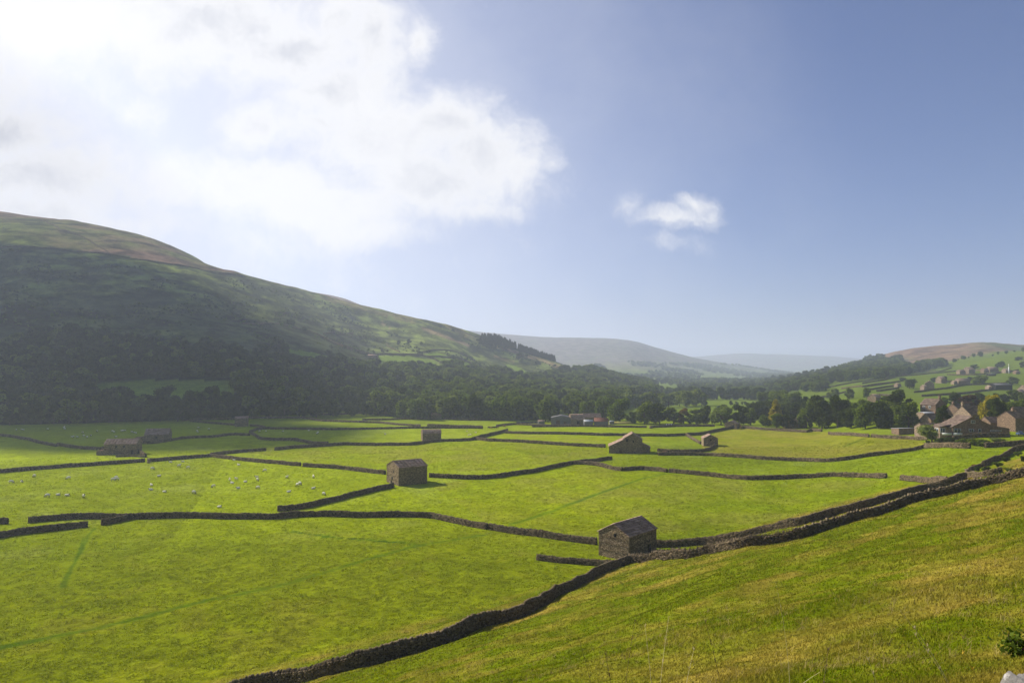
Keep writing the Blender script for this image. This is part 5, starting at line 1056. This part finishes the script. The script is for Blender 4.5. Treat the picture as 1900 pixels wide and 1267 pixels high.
COW = animal_mesh('cow_body', [(0,0,1.0,.85,.36,.38,0), (.5,0,1.05,.45,.33,.40,0), (-.55,0,1.05,.38,.34,.36,0), (.95,0,1.2,.32,.16,.24,-.3), (1.25,0,1.22,.28,.13,.15,.5), (1.05,.2,1.32,.05,.13,.05,0), (1.05,-.2,1.32,.05,.13,.05,0), (-.9,0,.85,.05,.05,.35,0), lg2(.6,.2), lg2(.6,-.2), lg2(-.65,.2), lg2(-.65,-.2)], .06, [M['cowhide'], M['white']], lambda c: 0)
COWB = COW.copy(); COWB.materials[0] = M['cowbrown']
COWW = COW.copy()
for p in COWW.polygons: p.material_index = 1 if (abs(p.center[0] + .1) < .3 or p.center[2] < .5 or p.center[0] > 1.3) else 0
for i, (px, py, mm, lb) in enumerate(((907, 795, 0, 'leftmost dark cow of the small herd by the thin wall'), (911, 795.3, 1, 'second cow from the left, brown, in the small herd by the thin wall'), (915, 795, 0, 'third cow from the left in the small herd by the thin wall'), (919, 794.8, 0, 'fourth cow from the left in the small herd by the thin wall'), (923, 794.5, 1, 'rightmost brown cow of the small herd by the thin wall'),
      (936, 792.5, 1, 'brown cow apart from the herd, next to the wall end'), (1237, 791, 2, 'leftmost black and white cow behind the thin wall below the tree row'), (1241, 790.8, 2, 'middle black and white cow behind the thin wall below the tree row'), (1246, 790.8, 2, 'rightmost black and white cow behind the thin wall below the tree row'))):
    p = P(px, py); o = link('cow', (COW, COWB, COWW)[mm]); o.location = p; o.rotation_euler = (0, 0, rnd.uniform(-.8, .8) + (math.pi if i % 2 else 0)); tag(o, lb, 'cow', 'cattle')

# ------------------------------------------------------------------ bales, vehicles, mast, stile, log pile
def bale_mesh():
    bm = bmesh.new(); bmesh.ops.create_cone(bm, cap_ends=True, segments=16, radius1=.62, radius2=.62, depth=1.25, matrix=Matrix.Translation((0, 0, .62)) @ Matrix.Rotation(math.pi/2, 4, 'X'))
    bmesh.ops.bevel(bm, geom=[e for e in bm.edges if len(e.link_faces) == 2 and any(len(f.verts) > 4 for f in e.link_faces)], offset=.1, segments=2, affect='EDGES')
    me = bpy.data.meshes.new('bale'); bm.to_mesh(me); bm.free(); me.materials.append(M['black']); return me
bm_ = bale_mesh()
for k in range(14):
    px = 960 + k * 3.6; p = Vector(gpt(px, 452)); o = link('wrapped_bale', bm_); o.location = p; o.rotation_euler = (0, 0, 1.5 + rnd.uniform(-.15, .15)); tag(o, 'black plastic-wrapped round bale in the shiny row left of the farm sheds', 'bale', 'black wrapped bales by the farm')
def car(label, loc, rz, paint, cat='car', name='parked_car'):
    t = thing(name, label, cat, loc, rz, None)
    def loft(secs, nm, mt, par):
        v = []; f = []
        for (x, w_, z0, z1) in secs: v += [(x, -w_, z0), (x, w_, z0), (x, w_ * .96, z1), (x, -w_ * .96, z1)]
        for i in range(len(secs) - 1):
            a = i * 4; f += [(a + k, a + (k+1) % 4, a + 4 + (k+1) % 4, a + 4 + k) for k in range(4)]
        f += [(3, 2, 1, 0), tuple(len(v) - 4 + k for k in range(4))]
        me = bpy.data.meshes.new(nm); me.from_pydata(v, [], f); me.materials.append(mt); o = link(nm, me, par); m_ = o.modifiers.new('b', 'BEVEL'); m_.width = .06; m_.segments = 2; return o
    b_ = loft([(-2.1,.78,.35,.8),(-1.9,.86,.28,.92),(-.9,.88,.25,.95),(.8,.88,.25,.95),(1.6,.86,.28,.85),(2.1,.74,.35,.68)], 'body', M[paint], t)
    loft([(-1.75,.70,.93,.96),(-1.3,.68,.93,1.38),(.3,.68,.93,1.42),(1.0,.70,.93,.96)], 'windows', M['glass'], t); loft([(-1.3,.66,1.385,1.43),(.3,.66,1.425,1.47)], 'roof', M[paint], b_)
    for sx in (-1.3, 1.35):
        for sy in (-.8, .8):
            bm = bmesh.new(); bmesh.ops.create_cone(bm, cap_ends=True, segments=18, radius1=.32, radius2=.32, depth=.2, matrix=Matrix.Translation((sx, sy, .32)) @ Matrix.Rotation(math.pi/2, 4, 'X'))
            me = bpy.data.meshes.new('wheel'); bm.to_mesh(me); bm.free(); me.materials.append(M['tyre']); link('wheel', me, t)
    for sy in (-.6, .6):
        mb = MB(); mb.box(2.02, 2.12, sy - .15, sy + .15, .52, .64); mb.build('headlight', M['whitesheet'], t)
p_ = gpt(1820, 372); car('white car parked on the grass below the copper tree', (p_[0], p_[1], p_[2]), .1, 'white')
p_ = gpt(1888, 246); car('blue car parked between the gabled house and the tall brown house', (p_[0], p_[1], p_[2] + .1), 1.2, 'blue')
p_ = P(1706, 806); t_ = thing('livestock_trailer', 'small white trailer beside the willow at the edge of the field', 'trailer', p_, .1)
mb = MB(); mb.box(-1.3, 1.3, -.8, .8, .45, 1.7); mb.build('body', M['white'], t_); mb = MB(); mb.box(1.3, 2.4, -.04, .04, .5, .58); mb.build('drawbar', M['lead'], t_)
for sy in (-.82, .82):
    bm = bmesh.new(); bmesh.ops.create_cone(bm, cap_ends=True, segments=16, radius1=.33, radius2=.33, depth=.18, matrix=Matrix.Translation((0, sy, .33)) @ Matrix.Rotation(math.pi/2, 4, 'X')); me = bpy.data.meshes.new('wheel'); bm.to_mesh(me); bm.free(); me.materials.append(M['tyre']); link('wheel', me, t_)
p_ = Vector(gpt(1871, 870)); t_ = thing('white_mast', 'tall thin white mast in the hilltop hamlet', 'mast', p_)
mb = MB(); mb.box(-.45, .45, -.45, .45, -.2, 8.5, .5); mb.build('shaft', M['white'], t_); mb = MB(); mb.box(-.25, .25, -.25, .25, 8.5, 12, .5); mb.build('top', M['white'], t_)
p_ = P(1232, 843); t_ = thing('log_pile', 'rusty brown heap of logs and stones at the wall end right of the catslide barn', 'log pile', p_, .1)
mb = MB()
for k in range(26):
    x0 = rnd.uniform(-2.4, 2.4); z0 = rnd.uniform(.1, 1.3) * (1 - abs(x0) / 3.2); y0 = rnd.uniform(-.9, .9); a_ = rnd.uniform(-.5, .5); beam(mb, (x0 - .9 * math.cos(a_), y0 - .9 * math.sin(a_), z0), (x0 + .9 * math.cos(a_), y0 + .9 * math.sin(a_), z0 + rnd.uniform(-.15, .15)), .2, .2)
mb.build('logs', M['redroof'], t_)
p_ = P(1208, 795); mb = MB(); mb.box(-.9, .9, -.5, .5, -.2, 1.5, .5); mb.box(-1., 1., -.6, .6, 1.5, 1.65, .8); o = mb.build('stone_pen', M['pale']); o.location = p_; tag(o, 'small squat stone hut beside the thin wall below the tree row', 'hut')
p_ = P(1152, 786.5); bm = bmesh.new(); bmesh.ops.create_icosphere(bm, subdivisions=4, radius=1)
for v in bm.verts: v.co = Vector((v.co.x * 8.5, v.co.y * 3, max(-.3, v.co.z) * (1.6 + .25 * vnoise(v.co.x * 2, v.co.y * 3, 3))))
me = bpy.data.meshes.new('heap'); bm.to_mesh(me); bm.free(); me.materials.append(plain('straw_heap', (.26, .23, .05), .95, .3)); o = link('silage_heap', me); o.location = p_; tag(o, 'long low yellowish grassy heap right of the rusty red farm roof', 'heap')

# ------------------------------------------------------------------ grass, stems, thistle and rock in the foreground
def blades(n, rlo, rhi, azl, azh, keep, hgt, wid, per=1, colf=None, seed=1, lay=.5):
    r = np.random.default_rng(seed); rr = np.exp(r.uniform(math.log(rlo), math.log(rhi), n)); az = r.uniform(azl, azh, n); x = rr * np.sin(az); y = rr * np.cos(az)
    k = keep(x, y); x, y, rr = x[k], y[k], rr[k]
    if per > 1:
        x = np.repeat(x, per); y = np.repeat(y, per); rr = np.repeat(rr, per); sp = (.04 + .0009 * rr); x = x + sp * r.standard_normal(len(x)); y = y + sp * r.standard_normal(len(y))
    z = H(x, y); m = len(x); h = hgt(rr, x, y) * r.uniform(.45, 1.25, m); w_ = wid(rr) * r.uniform(.6, 1.3, m); a = r.uniform(0, 6.283, m); l = lay * r.uniform(.2, 1.5, m) * h; la = .5 + r.normal(0, 1.0, m)
    lx, ly = np.cos(la) * l, np.sin(la) * l; cx, cy_ = np.cos(a) * w_, np.sin(a) * w_
    b0 = np.stack([x - cx, y - cy_, z - .03], 1); b1 = np.stack([x + cx, y + cy_, z - .03], 1); m0 = np.stack([x + lx * .35 - cx * .7, y + ly * .35 - cy_ * .7, z + h * .6], 1); m1 = np.stack([x + lx * .35 + cx * .7, y + ly * .35 + cy_ * .7, z + h * .6], 1); tp = np.stack([x + lx, y + ly, z + h], 1)
    V = np.stack([b0, b1, m0, m1, tp], 1).reshape(-1, 3); i = np.arange(m)[:, None] * 5
    Fq = np.concatenate([i + np.array([0, 1, 3]), i + np.array([0, 3, 2]), i + np.array([2, 3, 4])], 0)
    c = colf(x, y, z, r); cc = np.concatenate([np.repeat(c, 5, 0), np.ones((m * 5, 1))], 1); return V, Fq, cc
def grass(name, label, *a, **k):
    V, Fq, cc = blades(*a, **k); return tag(link(name, mesh_np(name, V, Fq, M['blade'], None, cc)), label, 'grass', kind='stuff')
def slope_col(x, y, z, r):
    c, _, _ = ground_colour(x, y, z); v = r.random(len(x)); c = c * (.75 + .6 * r.random(len(x)))[:, None]
    return np.clip(np.where((v < .16)[:, None], lerp(c, STRAW * 1.25 + 0 * c, np.full(len(x), .75)), c), 0, 1)
def field_col(x, y, z, r):
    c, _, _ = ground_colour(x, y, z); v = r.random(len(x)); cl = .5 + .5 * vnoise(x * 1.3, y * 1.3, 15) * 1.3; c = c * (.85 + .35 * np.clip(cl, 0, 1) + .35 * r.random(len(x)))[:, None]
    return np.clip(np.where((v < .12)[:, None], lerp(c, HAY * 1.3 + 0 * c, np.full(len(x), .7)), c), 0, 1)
on_slope = lambda x, y: (slope_plane(x, y) > hbase(x, y) - .3)
grass('slope_grass', 'short mixed green and straw grass on the foreground slope', 390000, 4, 190, R(-42), R(62), on_slope, lambda rr, x, y: .04 + .0009 * rr + .06 * np.clip(.2 + fbm(x, y, 5, 3, 91), 0, 1), lambda rr: .0042 + .00038 * rr, 2, slope_col, 3, 1.1)
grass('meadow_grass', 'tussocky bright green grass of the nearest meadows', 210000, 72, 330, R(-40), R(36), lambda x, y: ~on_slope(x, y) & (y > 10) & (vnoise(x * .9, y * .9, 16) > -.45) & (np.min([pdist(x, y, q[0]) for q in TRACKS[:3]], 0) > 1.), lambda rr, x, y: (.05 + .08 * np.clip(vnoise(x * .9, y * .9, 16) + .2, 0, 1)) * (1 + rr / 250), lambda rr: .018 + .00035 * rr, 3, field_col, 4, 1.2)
grass('seeding_grass', 'sparse long straw-coloured grass blades standing in tufts on the slope', 7000, 4.5, 45, R(-42), R(62), lambda x, y: on_slope(x, y) & (fbm(x, y, 3.5, 3, 98) > .1), lambda rr, x, y: .22 + 0 * rr, lambda rr: .0022 + .00022 * rr, 5, lambda x, y, z, r: (np.array((.36, .29, .10)) * (.6 + .7 * r.random(len(x)))[:, None]), 9, 1.3)
# tall dry stems, each one a thing
STEMS = [('tall pale grass stem with a feathery head, centre of the foreground', 1205, 1285, 1145, 8.2, .10, 0), ('thin pale stem right beside the tall feathery one', 1216, 1285, 1162, 8.0, -.07, 0), ('dark seed head bending left in the foreground', 1160, 1290, 1212, 7.0, -.12, 1), ('short pale stem right of the tall pair', 1238, 1290, 1203, 7.6, .16, 0),
 ('thin upright stem in the middle of the foreground', 1352, 1290, 1150, 8.4, -.16, 1), ('arching pale grass blade with a drooping tip', 1420, 1240, 1206, 9., .45, 0), ('thin dark stem at the left of the foreground stems', 1125, 1260, 1180, 9., -.18, 1), ('faint upright stem near the dark wall shadow', 1143, 1215, 1150, 10.5, .12, 1),
 ('long pale stem leaning left, right foreground', 1800, 1268, 1168, 7.0, -.42, 0), ('taller stem crossing the long pale one', 1790, 1235, 1120, 7.6, -.45, 0), ('yellow broad blade leaning left by the rock', 1861, 1255, 1205, 6.6, -.35, 2), ('faint stem on the open slope', 1455, 1115, 1080, 16., -.12, 0), ('thin stem right of the drooping blade', 1644, 1290, 1222, 7.5, -.2, 0), ('low arching stem near the bottom edge', 1500, 1290, 1205, 7.4, .12, 1)]
STM = [plain('dry_stem', (.60, .50, .28), .8, .15), plain('dark_stem', (.14, .09, .06), .8, .2), plain('yellow_blade', (.42, .28, .03), .8, .15)]
for lb, px, pyb, pyt, D, lean, mt in STEMS:
    x = (px - CX) / F * D; z = Hf(x, D); rt = ray(px, pyt); ztop = ZC + D * rt[2] / rt[1]; h = max(.3, ztop - z); mb = ([], []); n = 9; pr = None
    for k in range(n + 1):
        f = k / n; c = Vector((lean * h * (f ** 1.8) * .9, .05 * f, h * f * (1 - .12 * abs(lean) * f)))
        if lean > .3 and f > .75: c.z -= (f - .75) * .5 * h
        if pr is not None: tube(mb, pr, c, .0048 * (1 - .6 * (k-1) / n), .0048 * (1 - .6 * f), 5)
        if f > .72 and lean < .3:
            for q in range(3): a_ = rnd.uniform(0, 6.28); tube(mb, c, c + Vector((math.cos(a_) * .018, math.sin(a_) * .018, .035)), .0045, .0012, 4)
        pr = c
    me = bpy.data.meshes.new('stem'); me.from_pydata([tuple(v) for v in mb[0]], [], mb[1]); me.materials.append(STM[mt]); o = link('grass_stem', me); o.location = (x, D, z); tag(o, lb, 'grass stem', 'dry grass stems in the foreground')
# thistle
p_ = P(1889, 1205); t_ = thing('thistle', 'dark leafy thistle plant with purple-brown heads at the right edge of the slope', 'thistle', p_); s_ = p_.y / F * 1.3
r_ = np.random.default_rng(5); n_ = 420; c_ = r_.standard_normal((n_, 3)) * np.array((17, 12, 15)) * s_ * .6; c_[:, 2] = np.abs(c_[:, 2]) + 22 * s_ * r_.random(n_) * .9
nn_ = r_.standard_normal((n_, 3)); nn_[:, 2] += .6; nn_ /= np.linalg.norm(nn_, axis=1)[:, None]
link('leaves', mesh_np('leaves', quads(c_, nn_, 3.6 * s_ * r_.uniform(.5, 1.3, n_), r_).reshape(-1, 3), np.arange(n_ * 4).reshape(-1, 4), M['leaf_mid'], r_.random(n_)), t_)
mb = ([], []); 
for k in range(6): a_ = k * 1.05; tube(mb, (0, 0, -.05), (math.cos(a_) * 14 * s_, math.sin(a_) * 10 * s_, (26 + 8 * rnd.random()) * s_), .012, .006, 6)
me = bpy.data.meshes.new('stems'); me.from_pydata([tuple(v) for v in mb[0]], [], mb[1]); me.materials.append(M['bark']); link('stem', me, t_)
for k, (dx, dz) in enumerate(((9, 38), (3, 14), (14, 22))):
    bm = bmesh.new(); bmesh.ops.create_icosphere(bm, subdivisions=2, radius=2.6 * s_); 
    for v in bm.verts: v.co.z *= 1.2; v.co *= 1 + .12 * vnoise(v.co.x * 90, v.co.z * 90, k)
    me = bpy.data.meshes.new('flower_head'); bm.to_mesh(me); bm.free(); me.materials.append(plain('thistle_head', (.20, .06, .09), .9, .3)); o = link('flower_head', me, t_); o.location = (dx * s_, -8 * s_, dz * s_)
# rock
p_ = Vector(gpt(1884, 5.6)); rt = ray(1884, 1243); zt = ZC + 5.6 * rt[2] / rt[1]; bm = bmesh.new(); bmesh.ops.create_icosphere(bm, subdivisions=5, radius=1)
for v in bm.verts:
    c = v.co.copy(); d = 1 + .16 * vnoise(c.x * 1.7 + 3, c.y * 1.7 + c.z, 7) + .10 * vnoise(c.x * 4, c.z * 4 + c.y, 8) + .05 * vnoise(c.x * 10, c.z * 10 + c.y * 3, 9); v.co = Vector((c.x * .26 * d, c.y * .3 * d, c.z * .5 * max(.2, zt - p_.z) * 1.15 * d))
me = bpy.data.meshes.new('rock'); bm.to_mesh(me); bm.free(); me.materials.append(M['rock'])
for f in me.polygons: f.use_smooth = True
o = link('rock', me); o.location = (p_.x + .04, p_.y, p_.z + .42 * max(.2, zt - p_.z)); tag(o, 'pale lichen-covered rock in the bottom right corner', 'rock')

# ------------------------------------------------------------------ a cloud that stands before the sun over the left of the valley, and the valley air
CL = [((-480, 620, 90), 250, 190), ((-240, 400, 0), 155, 88), ((-330, 500, 10), 180, 95), ((-640, 740, 140), 330, 150), ((-450, 790, 120), 165, 130)]
def cloud():
    bm = bmesh.new()
    for (g_, rx, ry) in CL:
        c = Vector(g_) + Vector(SD) * 2600; m_ = Matrix.Translation(c) @ Matrix.Diagonal((rx, ry, 60, 1)); k0 = len(bm.verts); bmesh.ops.create_icosphere(bm, subdivisions=5, radius=1, matrix=m_); bm.verts.ensure_lookup_table()
        for v in bm.verts[k0:]:
            d = v.co - c; v.co = c + d * (1 + .16 * float(fbm(np.array([v.co.x]), np.array([v.co.y + v.co.z]), 120, 4, 5)[0]))
    me = bpy.data.meshes.new('cloud'); bm.to_mesh(me); bm.free(); return me
me = cloud(); m_, t, b = mat('cloud_vapour', 1.); b.inputs['Base Color'].default_value = (.9, .9, .92, 1); me.materials.append(m_)
tag(link('cloud', me), 'high cloud out to the left whose shade falls on the left hillside', None, kind='structure')
if True:
    mb = MB(); mb.box(-11600, 11600, -11600, 11600, float(-6), 470.); m_ = bpy.data.materials.new('valley_air'); m_.use_nodes = True; t = NT(m_.node_tree); t.n.clear()
    pv = t.new('ShaderNodeVolumePrincipled'); pv.inputs['Color'].default_value = (.74, .83, 1, 1); pv.inputs['Density'].default_value = HAZE_D = 0.00021; pv.inputs['Anisotropy'].default_value = .3
    pv.inputs['Density Attribute'].default_value = ''; o_ = t.new('ShaderNodeOutputMaterial'); t.l.new(pv.outputs[0], o_.inputs['Volume'])
    tag(mb.build('haze', m_), 'pale valley haze', None, kind='stuff')
